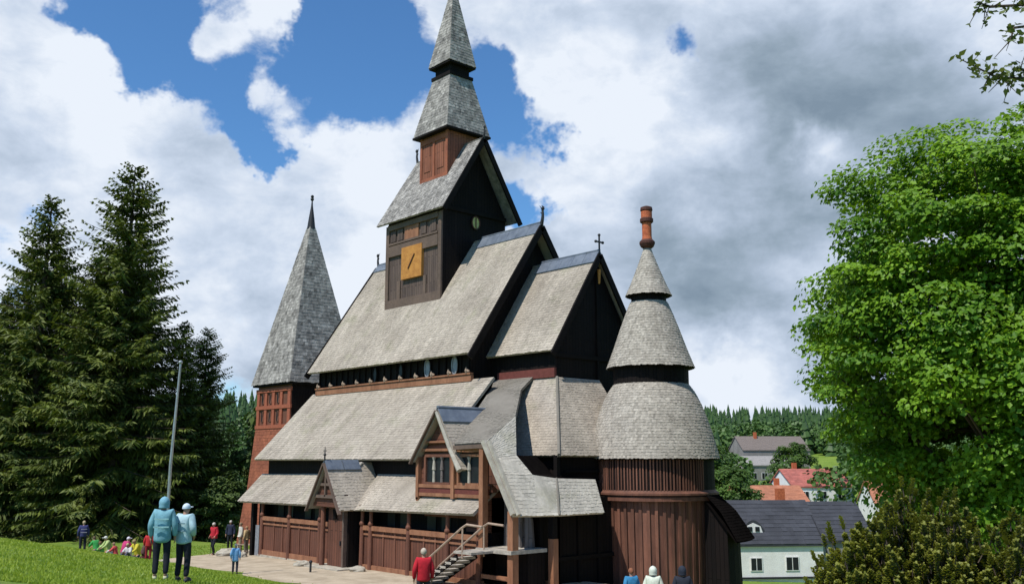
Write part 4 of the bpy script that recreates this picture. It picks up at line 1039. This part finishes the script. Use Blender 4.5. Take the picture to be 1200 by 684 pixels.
# wood on the hills (one mass far away)
def hillwood():
    mb = MB(); r = random.Random(2)
    def conifer(x, y, h, w):
        z = g(x, y)-1; b0 = r.gauss(.3, .2)
        for lv in range(5):
            z0 = z+h*(.08+.18*lv); z1 = z+h*min(1, .42+.16*lv); rr = w*(1-lv*.19); n = 7; ph = r.random()*6
            ring = [(x+rr*r.uniform(.7, 1.15)*cos(ph+2*pi*k/n), y+rr*r.uniform(.7, 1.15)*sin(ph+2*pi*k/n), z0+r.uniform(-.4, .4)) for k in range(n)]
            for k in range(n): mb.add([ring[k], ring[(k+1) % n], (x, y, z1)], [(0, 1, 2)], min(1, max(0, b0+r.uniform(-.15, .15))))
    def bush(x, y, h, w):
        z = g(x, y)-.5; b0 = r.gauss(.75, .15)
        for q in range(330):
            e = V((r.gauss(0, 1), r.gauss(0, 1), r.gauss(0, 1))).normalized(); c = V((x, y, z+h*.55))+V((e.x*w, e.y*w, e.z*h*.5))*r.uniform(.75, 1.05)
            s = w*.11; u = V((r.gauss(0, 1), r.gauss(0, 1), r.gauss(0, 1))).normalized()*s; v = u.orthogonal().normalized()*s
            mb.add([c-u, c+v, c+u, c-v], [(0, 1, 2, 3)], min(1, max(0, b0+r.gauss(0, .15))))
    n = 0
    while n < 2600:
        D = r.uniform(215, 480); a = r.uniform(-.95, .60)
        if a < .1 and r.random() < .3: continue
        x, y = (-sin(AZ)+a*cos(AZ))*D, (cos(AZ)+a*sin(AZ))*D
        n += 1
        if D < 260 and .235 < a < .35: continue
        if D > 300 or r.random() < .3: conifer(x, y, r.uniform(9, 14), r.uniform(2.2, 3.2))
        else: bush(x, y, r.uniform(6, 10), r.uniform(3, 4.5))
    for k in range(260):
        D = r.uniform(140, 215); a = r.uniform(.14, .55)
        if .235 < a < .35 and D > 150: continue
        x, y = (-sin(AZ)+a*cos(AZ))*D, (cos(AZ)+a*sin(AZ))*D
        bush(x, y, r.uniform(5, 8), r.uniform(2.5, 4))
    tag(mb.build('hill_forest', 'forest', uv=False), 'dark green wood covering the far hill', 'forest', None, 'stuff')
hillwood()
# trees in the valley behind the church
VG = 'leafy trees in the valley behind the church'
a, b = broadleaf(9, (0, 0, 5.2), (3.2, 3.2, 4.2), 51, 120, 90, leaf=.30, trunk_r=.2, limbs=14, crad=(.7, 1.1), zlow=-.9)
v1 = place_tree('valley_tree', a, b, (-55.0, 78.5, g(-55, 78.5)), 0, 1.0, 'round leafy tree rising directly right of the apse roof', 'tree', VG, 'bark', 'decid')
for (x, y, rz, sc, lb) in ((-62, 84, 1, 1.35, 'tall leafy tree half hidden behind the apse roof'), (-50.5, 79, 2, .62, 'small leafy tree just behind the dark house roof'),
                           (-62, 124, 3, .9, 'leafy tree behind the orange roofs'), (-52, 108, 4, .75, 'leafy tree right of the orange roofs, below the maple'), (-49.5, 118, 5, 1.1, 'leafy tree farther right behind the orange roofs'),
                           (-85, 140, .4, 1.1, 'leafy tree left of the grey hillside buildings'), (-33, 75, 1.4, .9, 'leafy tree behind the right end of the dark roofed house')):
    dup_tree(v1, (x, y, g(x, y)-.3), rz, sc, lb)

# ================================================================ PEOPLE
def skin(name, joints, edges, mat, parent, sub=2):
    """one continuous surface grown round a joint skeleton; joints: list of (co, radius); joint 0 is the root"""
    me = bpy.data.meshes.new(name); me.from_pydata([j[0] for j in joints], edges, [])
    o = bpy.data.objects.new(name, me); C.objects.link(o)
    m = o.modifiers.new('skin', 'SKIN'); m.use_smooth_shade = True
    for i, j in enumerate(joints):
        r_ = j[1] if isinstance(j[1], tuple) else (j[1], j[1]); me.skin_vertices[0].data[i].radius = r_
    for d in me.skin_vertices[0].data: d.use_root = False
    me.skin_vertices[0].data[0].use_root = True
    s = o.modifiers.new('sub', 'SUBSURF'); s.levels = sub; s.render_levels = sub
    dg = bpy.context.evaluated_depsgraph_get(); ev = o.evaluated_get(dg)
    nm = bpy.data.meshes.new_from_object(ev); nm.name = name
    o.modifiers.clear(); o.data = nm; nm.materials.clear(); nm.materials.append(mat)
    for p in nm.polygons: p.use_smooth = True
    if parent: o.parent = parent
    return o
POSES = {
 'stand': dict(pel=(0, 0, .95), wai=(0, .01, 1.10), che=(0, .02, 1.28), nec=(0, .0, 1.47), hea=(0, -.02, 1.60),
    sh=(.18, .0, 1.41), el=(.25, .03, 1.14), wr=(.25, -.05, .90), hip=(.10, 0, .90), kn=(.11, -.02, .49), an=(.11, .02, .09), to=(.13, -.15, .035)),
 'walk': dict(pel=(0, 0, .94), wai=(0, .0, 1.10), che=(0, -.02, 1.28), nec=(0, -.04, 1.46), hea=(0, -.07, 1.59),
    sh=(.18, -.02, 1.40), el=(.24, .05, 1.14), wr=(.22, -.14, .98), hip=(.10, 0, .90), kn=(.11, -.10, .50), an=(.11, .04, .10), to=(.12, -.13, .035)),
 'pocket': dict(pel=(0, 0, .95), wai=(0, .01, 1.10), che=(0, .02, 1.28), nec=(0, .0, 1.47), hea=(0, -.03, 1.59),
    sh=(.18, .0, 1.41), el=(.28, .06, 1.15), wr=(.19, -.09, 1.00), hip=(.10, 0, .90), kn=(.11, -.02, .49), an=(.12, .02, .09), to=(.15, -.14, .035)),
 'sit': dict(pel=(0, 0, .12), wai=(0, -.01, .28), che=(0, -.05, .46), nec=(0, -.10, .64), hea=(0, -.15, .77),
    sh=(.17, -.08, .58), el=(.24, -.22, .38), wr=(.13, -.40, .38), hip=(.11, -.02, .11), kn=(.17, -.36, .42), an=(.13, -.60, .08), to=(.14, -.75, .04)),
 'kneel': dict(pel=(0, .05, .32), wai=(0, .02, .48), che=(0, -.06, .66), nec=(0, -.14, .82), hea=(0, -.21, .94),
    sh=(.17, -.12, .77), el=(.22, -.26, .56), wr=(.14, -.42, .46), hip=(.11, .04, .30), kn=(.15, -.26, .08), an=(.13, .18, .08), to=(.13, .32, .04)),
}
def person(loc, yaw, h, pose, coat, legs, headgear, hg_col, label, skirt=0., shoes=(.05, .04, .035), hood=False, bag=None, asym=.0, group=None, skin_c=(.46, .26, .18), coat2=None):
    P = POSES[pose]; k = h/1.72
    root = empty('person', loc, yaw, label, 'person', group)
    def q(n, s=0, d=(0, 0, 0)):
        p = V(P[n]); 
        if s: p.x *= s
        if asym and n in ('kn', 'an', 'to'): p.y += asym*s*(-1 if pose == 'walk' else 1)
        if asym and n in ('wr', 'el'): p.y -= asym*s*.6
        return tuple((p+V(d))*k)
    mk = lambda nm, c: plain('%s_%02d_%02d_%02d' % (nm, int(c[0]*99), int(c[1]*99), int(c[2]*99)), c)
    sk = mk('skin', skin_c)
    J = [(q('pel'), .115*k), (q('wai'), .105*k), (q('che'), .12*k), (q('nec'), .052*k), (q('hea', 0, (0, .012, -.075)), .062*k), (q('hea'), (.078*k, .092*k)), (q('hea', 0, (0, .01, .085)), .055*k)]
    E_ = [(0, 1), (1, 2), (2, 3), (3, 4), (4, 5), (5, 6)]
    for s in (-1, 1):
        b = len(J)
        w = V(q('wr', s)); e = V(q('el', s)); hd = (w-e).normalized()
        J += [(q('sh', s), .060*k), (q('el', s), .043*k), (tuple(w), .030*k), (tuple(w+hd*.07*k), (.036*k, .02*k))]
        E_ += [(2, b), (b, b+1), (b+1, b+2), (b+2, b+3)]
        side = hd.cross(V((s, 0, 0))).normalized() if abs(hd.x) < .9 else V((0, 1, 0))
        # five fingers: unequal, slightly curled; thumb leaves the side of the palm
        pb = len(J)-1; inn = V((-s, 0, 0))
        for i, (off, ln) in enumerate(((-.026, .070), (-.009, .080), (.009, .074), (.026, .058))):
            r0 = w+hd*.085*k+side*off*k; m1 = r0+hd*ln*.55*k+inn*.006*k; m2 = m1+(hd*.75+inn*.6).normalized()*ln*.45*k
            c = len(J); J += [(tuple(r0), .0095*k), (tuple(m1), .009*k), (tuple(m2), .0075*k)]; E_ += [(pb, c), (c, c+1), (c+1, c+2)]
        c = len(J); t0 = w+hd*.025*k-side*.03*k; J += [(tuple(t0), .011*k), (tuple(t0+(hd*.7-side*.6+inn*.4).normalized()*.05*k), .009*k)]; E_ += [(b+2, c), (c, c+1)]
        b = len(J); J += [(q('hip', s), .085*k), (q('kn', s), .056*k), (q('an', s), .038*k), (q('to', s), .035*k)]
        E_ += [(0, b), (b, b+1), (b+1, b+2), (b+2, b+3)]
    nb = len(J); J.append((q('hea', 0, (0, -.105, -.012)), .014*k)); E_.append((5, nb))
    body = skin('body', J, E_, sk, root, 2)
    # face
    for s in (-1, 1):
        mb = MB(); mb.ball(q('hea', 0, (s*.032, -.088, .012)), .012*k, 8, 6); mb.build('eye', mk('eye', (.03, .025, .02)), root, True)
    mb = MB(); mb.ball(q('hea', 0, (0, -.086, -.052)), (.024*k, .010*k, .006*k), 8, 6); mb.build('mouth', mk('lip', (.32, .10, .09)), root, True)
    # coat
    cm = mk('coat', coat); puff = .045
    J = [(q('wai', 0, (0, 0, -.02)), ((.155+puff)*k, (.118+puff)*k)), (q('che'), ((.155+puff)*k, (.12+puff)*k)), (q('nec', 0, (0, 0, -.03)), .075*k), (q('pel', 0, (0, 0, -.04-skirt)), ((.165+puff)*k, (.13+puff)*k))]
    E_ = [(0, 1), (1, 2), (0, 3)]
    for s in (-1, 1):
        b = len(J); J += [(q('sh', s, (-.01*s, 0, 0)), (.078+puff*.4)*k), (q('el', s), (.062+puff*.3)*k), (q('wr', s), .05*k)]; E_ += [(1, b), (b, b+1), (b+1, b+2)]
    skin('jacket', J, E_, cm, root, 2)
    if coat2:
        mb = MB(); c = V(q('che', 0, (0, .145+puff, -.02))); u = MB()
        mb.box(c.x-.15*k, c.x+.15*k, c.y-.01, c.y+.012, c.z+.01*k, c.z+.035*k); mb.build('jacket_seam', mk('seam', coat2), root)
        u.box(c.x-.16*k, c.x+.16*k, c.y-.01, c.y+.012, c.z-.16*k, c.z-.13*k); u.build('jacket_seam', mk('seam', coat2), root)
    # trousers
    lm = mk('cloth', legs); J = [(q('pel'), (.155*k, .125*k)), (q('wai', 0, (0, 0, -.05)), (.14*k, .11*k))]; E_ = [(0, 1)]
    for s in (-1, 1):
        b = len(J); J += [(q('hip', s, (0, 0, -.04)), .100*k), (q('kn', s), .074*k), (q('an', s, (0, 0, .02)), .062*k)]; E_ += [(0, b), (b, b+1), (b+1, b+2)]
    skin('trousers', J, E_, lm, root, 2)
    for s in (-1, 1):
        a, t = V(q('an', s)), V(q('to', s)); d_ = (t-a).normalized(); bk = a-V((d_.x, d_.y, 0))*.05*k; bk.z = t.z
        skin('shoe', [(tuple(bk), .045*k), (tuple((a+t)/2+V((0, 0, -.008))), .05*k), (tuple(t-V((0, 0, 0))), .04*k), (tuple(a+V((0, 0, .02*k))), .05*k)], [(0, 1), (1, 2), (1, 3)], mk('shoe', shoes), root, 2)
    hc = V(q('hea')); hm = mk(headgear, hg_col)
    mb = MB()
    if headgear == 'hood':
        n = 18; v = []; f = []
        for i in range(12):
            el = pi/2-i*pi/15
            for j in range(n):
                a = 2*pi*j/n; rr = .128*k*(1+.06*max(0, sin(a))*(1 if i < 6 else .4)+(.10*(i-8)/4 if i > 8 else 0))
                fr = -.04*k*max(0, -sin(a)) if i > 4 else 0
                v.append((hc.x+rr*.88*max(.12, cos(el) if el > -.2 else .92)*cos(a)*(1 if i else .2), hc.y+.018*k+fr*-1*.6+rr*1.02*max(.12, cos(el) if el > -.2 else .92)*sin(a), hc.z+.015*k+.135*k*sin(el)*(1.0 if el > 0 else 1.25)))
        v[0:n] = [(hc.x+.01*cos(2*pi*j/n), hc.y+.03*k+.01*sin(2*pi*j/n), hc.z+.155*k) for j in range(n)]
        for i in range(11):
            for j in range(n):
                a = 2*pi*(j+.5)/n
                if sin(a) < -.55 and 3 < i < 9: continue
                f.append((i*n+j, (i+1)*n+j, (i+1)*n+(j+1) % n, i*n+(j+1) % n))
        mb.add(v, f); o = mb.build('hood', hm, root, True, uv=False)
        so = o.modifiers.new('thick', 'SOLIDIFY'); so.thickness = .012
    else:
        # hair or cap: a shell over the back and top of the head
        n = 16; r0 = .098*k; v = []; f = []
        for i in range(8):
            el = pi/2-i*pi/13
            for j in range(n):
                a = 2*pi*j/n; back = max(0, sin(a)); low = (.50 if headgear == 'hair' else .05)*back
                e2 = el-low*(i/7); rr = r0*(1+.03*(i % 2 if headgear == 'hair' else 0))
                v.append((hc.x+rr*.86*cos(e2)*cos(a), hc.y+.008*k+rr*1.04*cos(e2)*sin(a), hc.z+.018*k+rr*1.08*sin(e2)))
        for i in range(7):
            for j in range(n): f.append((i*n+j, (i+1)*n+j, (i+1)*n+(j+1) % n, i*n+(j+1) % n))
        mb.add(v, f); o = mb.build(headgear, hm, root, True, uv=False)
        if headgear == 'cap':
            mb = MB(); mb.ball((hc.x, hc.y-.12*k, hc.z+.035*k), (.075*k, .075*k, .012*k), 10, 6); mb.build('peak', hm, o, True, uv=False)
    return root
LB = (.30, .56, .62)
YB = lambda dx, dy: math.atan2(dx, -dy)   # yaw that makes local -Y face (dx, dy)
fw = (-sin(AZ), cos(AZ))                    # direction away from the viewer
away = YB(*fw)
def gp(x, y, d=0): return (x, y, g(x, y)+d)
P1 = person(gp(-22.02, 9.08), away+.15, 1.84, 'stand', (.20, .42, .50), (.014, .016, .025), 'hood', (.20, .42, .52), 'person in a light blue hooded jacket and dark trousers, seen from behind beside the flagpole', .16, (.55, .55, .35), coat2=(.34, .60, .62))
P2 = person(gp(-21.97, 9.58), away-.35, 1.80, 'pocket', (.42, .60, .66), (.014, .018, .030), 'cap', (.62, .72, .82), 'person in a pale silvery blue jacket and white cap, right of the hooded one', .10, (.05, .05, .06), coat2=(.12, .22, .26))
person(gp(-57.11, 18.96), away+.5, 1.80, 'stand', (.045, .05, .16), (.02, .02, .035), 'hair', (.45, .36, .22), 'person in a navy jacket standing at the left end of the seated group', .05, coat2=(.55, .5, .6))
person(gp(-54.52, 18.83), away+1.2, 1.6, 'kneel', (.06, .42, .10), (.05, .12, .10), 'hair', (.12, .08, .05), 'child in a bright green top crouching beside the navy jacketed person')
person(gp(-52.01, 18.62), away+2.3, 1.7, 'kneel', (.48, .58, .22), (.45, .10, .10), 'cap', (.75, .75, .68), 'person in a pale yellow green top and white hat kneeling on the grass', skin_c=(.5, .3, .2))
person(gp(-50.45, 18.85), away-.6, 1.75, 'kneel', (.50, .04, .16), (.04, .03, .16), 'cap', (.72, .68, .74), 'person in a magenta top and white hat kneeling in the group')
person(gp(-49.23, 17.96), away+1.6, 1.35, 'sit', (.62, .08, .08), (.65, .62, .60), 'hair', (.30, .20, .12), 'child in red with white trousers sitting at the front of the group')
person(gp(-50.0, 19.34), away+2.6, 1.75, 'kneel', (.66, .55, .05), (.03, .05, .12), 'hair', (.36, .26, .14), 'person in a bright yellow jacket crouching right of the one in magenta')
person(gp(-51.26, 20.19), away-.9, 1.62, 'kneel', (.10, .05, .05), (.10, .03, .03), 'hair', (.15, .06, .03), 'person in dark maroon bending down behind the yellow jacketed one')
person(gp(-46.64, 18.58), away+.2, 1.42, 'stand', (.55, .03, .035), (.30, .02, .03), 'hair', (.10, .06, .04), 'child dressed all in red standing left of the blue hooded person', .05)
RS = person(gp(-50.67, 23.81), away+2.7, 1.76, 'walk', (.50, .02, .035), (.018, .018, .022), 'hair', (.62, .55, .48), 'person in a red jacket walking with a stick at the edge of the path', .06, asym=.10)
st_ = empty('walking_stick', (0, 0, 0), 0, 'dark walking stick held by the red jacketed person on the path', 'walking stick')
mb = MB(); x, y, z = gp(-50.51, 23.54); mb.tube([(0, 0, 0), (.02, .05, 1.0)], .014, 6); mb.tube([(.02, .05, 1.0), (.10, .07, 1.04)], .018, 6); mb.build('shaft', 'iron', st_); st_.location = (x, y, z)
mb = MB(); mb.tube([(0, 0, -.01), (0, 0, .04)], .022, 6); mb.build('tip', 'steel', st_)
person(gp(-53.35, 26.07), away+3.0, 1.72, 'stand', (.025, .03, .06), (.015, .015, .02), 'hair', (.55, .5, .45), 'person in a dark navy coat standing in the shade left of the west tower', .05, coat2=(.5, .55, .6))
person(gp(-51.08, 25.59), away+2.0, 1.66, 'stand', (.60, .58, .50), (.25, .22, .15), 'hair', (.25, .17, .1), 'person in a cream top standing in front of the west tower')
person(gp(-49.92, 25.37), away+1.2, 1.50, 'stand', (.50, .36, .18), (.18, .15, .12), 'hair', (.35, .2, .1), 'child in a tan top at the foot of the west tower')
person(gp(-39.59, 19.64), away+.1, 1.30, 'stand', (.22, .46, .78), (.06, .06, .08), 'cap', (.62, .56, .46), 'child in a long sky blue jacket standing on the path edge', .22)
person(gp(-21.62, 16.35), away+.3, 1.74, 'stand', (.52, .015, .03), (.03, .03, .04), 'hair', (.50, .42, .34), 'person in a bright red jacket in front of the wooden stairs, back turned', .08)
person(gp(-19.39, 22.53), away+.4, 1.66, 'stand', (.04, .22, .42), (.03, .03, .04), 'hair', (.26, .10, .05), 'person with reddish hair and blue jacket below the apse, leftmost of three', .05)
person(gp(-18.3, 22.24), away-.2, 1.80, 'stand', (.66, .70, .58), (.05, .05, .06), 'hood', (.66, .70, .60), 'person in a whitish green hooded jacket below the apse', .08)
person(gp(-17.41, 22.47), away, 1.86, 'stand', (.018, .022, .035), (.02, .02, .03), 'hood', (.018, .024, .04), 'person in a black hooded jacket below the apse, rightmost of three', .08)
person(gp(-48.9, 18.5), away+2.9, 1.5, 'sit', (.66, .64, .62), (.10, .10, .14), 'hair', (.5, .38, .2), 'child in a white top sitting between the magenta and the yellow person')
person(gp(-53.2, 18.7), away+2.0, 1.45, 'sit', (.20, .50, .12), (.04, .10, .08), 'hair', (.2, .12, .06), 'small child in a lime green top sitting beside the crouching green one')
# flagpole
fp = empty('flagpole', gp(-39.4, 16.4), 0, 'tall thin pale metal flagpole standing on the lawn', 'flagpole')
mb = MB(); mb.tube([(0, 0, -.3), (0, 0, 4), (.10, .12, 8.25)], [.075, .065, .045], 10); mb.build('pole', 'steel', fp)
mb = MB(); mb.ball((.10, .12, 8.32), .085); mb.build('pole_cap', 'steel', fp)
mb = MB(); mb.tube([(.07, -.05, 1.1), (.16, .08, 8.1)], .008, 5); mb.build('halyard', 'pale', fp)
mb = MB(); mb.box(-.16, .16, -.16, .16, -.2, .12); mb.build('socket', 'stone', fp)
# stone bench / boulders at the tower foot
r9 = random.Random(4)
def boulder(x, y, s, lb):
    mb = MB(); mb.ball((0, 0, 0), (s, s*.8, s*.42), 10, 7)
    mb.v = [tuple(V(p)*(1+r9.uniform(-.12, .12))) for p in mb.v]
    o = mb.build('boulder', 'stone', None); o.location = gp(x, y, s*.18); o.rotation_euler = (0, 0, r9.uniform(0, 6)); tag(o, lb, 'boulder', 'pale boulders along the church wall')
for x, y, s, lb in ((-49.6, 24.0, .62, 'pale boulder at the south west corner of the gallery'), (-51.0, 24.8, .5, 'pale boulder beside the bench at the tower foot'), (-40.7, 23.6, .42, 'pale boulder left of the porch doorstep'),
                    (-36.7, 24.1, .40, 'pale boulder right of the porch doorstep'), (-48.0, 24.1, .45, 'flat pale boulder below the gallery parapet, near its left end')):
    boulder(x, y, s, lb)
bn = empty('garden_bench', gp(-50.6, 25.9), .5, 'light timber bench near the foot of the west tower', 'bench')
mb = MB(); mb.box(-.8, .8, -.2, .2, .42, .47); mb.build('seat', 'wood_light', bn)
for x in (-.65, .65):
    mb = MB(); mb.box(x-.05, x+.05, -.18, .18, -.1, .42); mb.build('leg', 'stone', bn)
# small marker post near the porch
mk_ = empty('marker_post', gp(-37.9, 22.4), 0, 'small dark iron post standing on the path before the porch', 'post')
mb = MB(); mb.tube([(0, 0, -.1), (0, 0, .42)], .05, 8); mb.build('shaft', 'iron', mk_)
mb = MB(); mb.ball((0, 0, .45), .08); mb.build('post_cap', 'iron', mk_)

# ================================================================ HOUSES
def roofmb(x0, x1, y0, y1, z, zr, ov=.16, th=.16):
    """gable roof with ridge along local x"""
    mb = MB(); yc = (y0+y1)/2; s = (zr-z)/(yc-y0)
    for sg, ye in ((-1, y0-ov), (1, y1+ov)):
        pts = [(x0-ov, ye, z-ov*s), (x1+ov, ye, z-ov*s), (x1+ov, yc, zr), (x0-ov, yc, zr)]
        if sg > 0: pts = pts[::-1]
        n = round((x1-x0+2*ov)/1.2); mb.prism(pts, (0, 0, -th)); a, b, c, d_ = map(V, (pts if sg < 0 else (pts[1], pts[0], pts[3], pts[2])))
        mb.shingles(*( (a, b, c, d_) if sg < 0 else (b, a, d_, c)), course=.4, wid=.5, lift=.03, slab=0, rag=.01)
    return mb
def house(loc, rz, L, W, h, zr, wallm, roofm, label, wins, cat='house', group=None, gablem=None, chim=(), name='house'):
    t = empty(name, loc, rz, label, cat, group)
    mb = MB(); mb.box(0, L, 0, W, -2.5, h); mb.prism([(0, 0, h), (0, W, h), (0, W/2, zr-.12)], (L, 0, 0)); mb.build('wall', wallm, t)
    ro = roofmb(0, L, 0, W, h, zr).build('roof', roofm, t)
    for (x, w, z0, z1) in wins:
        f = MB(); f.box(x-.07, x+w+.07, -.05, .02, z0-.07, z1+.07); wn = f.build('window', 'white', t)
        p = MB(); p.box(x, x+w/2-.03, -.065, -.052, z0, z1); p.box(x+w/2+.03, x+w, -.065, -.052, z0, z1); p.build('pane', 'glass', wn)
    for (x, y) in chim:
        c = MB(); c.box(x, x+.6, y, y+.6, h, zr+.9); c.build('chimney', 'brick', ro)
    return t
# white house with dark slate roof; long side faces the church and the viewer
WH = house((-42.6, 59.6, -4.5), AZ+.10, 7.9, 6.5, 3.35, 6.25, 'white', 'slate', 'white house with dark slate roof and an eyebrow dormer, right of the apse',
           [(.5, .5, 1.2, 2.1), (2.3, .8, 1.35, 2.2), (2.1, .45, .1, .55), (5.0, .9, 1.35, 2.25)], chim=((5.9, 3.4),))
mb = MB(); n = 16   # eyebrow dormer
prof = [(1.9+1.9*i/n, 1.0*sin(pi*i/n)**.8) for i in range(n+1)]
mb.prism([(x, .75, 3.95+.95*z) for x, z in prof], (0, 2.0, 0)); dm = mb.build('eyebrow_dormer', 'slate', WH)
mb = MB(); mb.prism([(2.15, .70, 4.0), (3.55, .70, 4.0), (3.4, .70, 4.45), (2.85, .70, 4.7), (2.3, .70, 4.45)], (0, .08, 0)); mb.build('dormer_front', 'white', dm)
for x in (2.42, 2.98):
    mb = MB(); mb.box(x, x+.32, .66, .70, 4.08, 4.42); mb.build('dormer_window', 'glass', dm)
mb = MB(); mb.box(-.02, 7.92, -.12, -.02, .72, .86); mb.build('dark_band', 'iron', WH)
mb = MB()
mb.beam((7.96, -.1, 3.3), (7.96, 3.25, 6.1), .1, .16); mb.beam((7.96, 6.6, 3.3), (7.96, 3.25, 6.1), .1, .16); mb.beam((7.96, 0, 3.35), (7.96, 6.5, 3.35), .1, .16)
mb.beam((7.96, 1.3, 3.4), (7.96, 3.25, 5.3), .1, .12); mb.beam((7.96, 5.2, 3.4), (7.96, 3.25, 5.3), .1, .12); mb.beam((7.96, 3.25, 3.4), (7.96, 3.25, 5.5), .12, .1)
mb.build('gable_truss', 'iron', WH)
WH2 = house((-38.4, 66.5, -4.6), AZ+.10, 4.2, 6.0, 3.6, 6.2, 'greywall', 'slate', 'grey annex with slate roof adjoining the white house on the right', [(1.0, .8, 1.2, 2.2)])
house((-70.0, 100.5, -5.0), AZ+.05, 10.0, 8, 4.6, 6.6, 'white', 'orange_tile', 'long house with a bright orange tiled roof behind the slate roof', [(1.2, 1, 2.6, 3.6), (3.6, 1, 2.6, 3.6), (6.2, 1, 2.6, 3.6), (8.3, 1, 2.6, 3.6)], chim=((7.2, 4.6),))
house((-75.5, 124.0, -3.5), AZ+.12, 9.0, 9, 4.6, 7.0, 'white', 'red_tile', 'house with a dull red roof behind the orange roofed one', [(1.3, 1, 2.8, 3.8), (4, 1, 2.8, 3.8), (6.8, 1, 2.8, 3.8)], chim=((2.2, 4.8),))
house((-57.0, 112.0, -4.8), AZ-.1, 7.0, 8, 4.6, 7.1, 'white', 'orange_tile', 'orange roofed house showing between maple foliage and shrub', [(2, 1, 2.6, 3.6)])
# grey buildings on the hillside
house((-119.5, 177.0, 1.0), AZ+.1, 15, 10, 6.0, 9.0, 'greywall', plain('brown_grey_roof', (.20, .165, .145)), 'grey hillside building with brownish roof, upper and wider one', [(1.5+2.6*k, 1.3, 2.5, 4.0) for k in range(5)], 'building', chim=((4, 4),))
house((-111.5, 166, -.6), AZ+.25, 11, 8, 4.4, 6.2, 'greywall', plain('pale_grey_roof', (.34, .32, .30)), 'low pale grey building in front of the larger hillside building', [(1+2.4*k, 1.2, 1.6, 2.8) for k in range(4)], 'building')
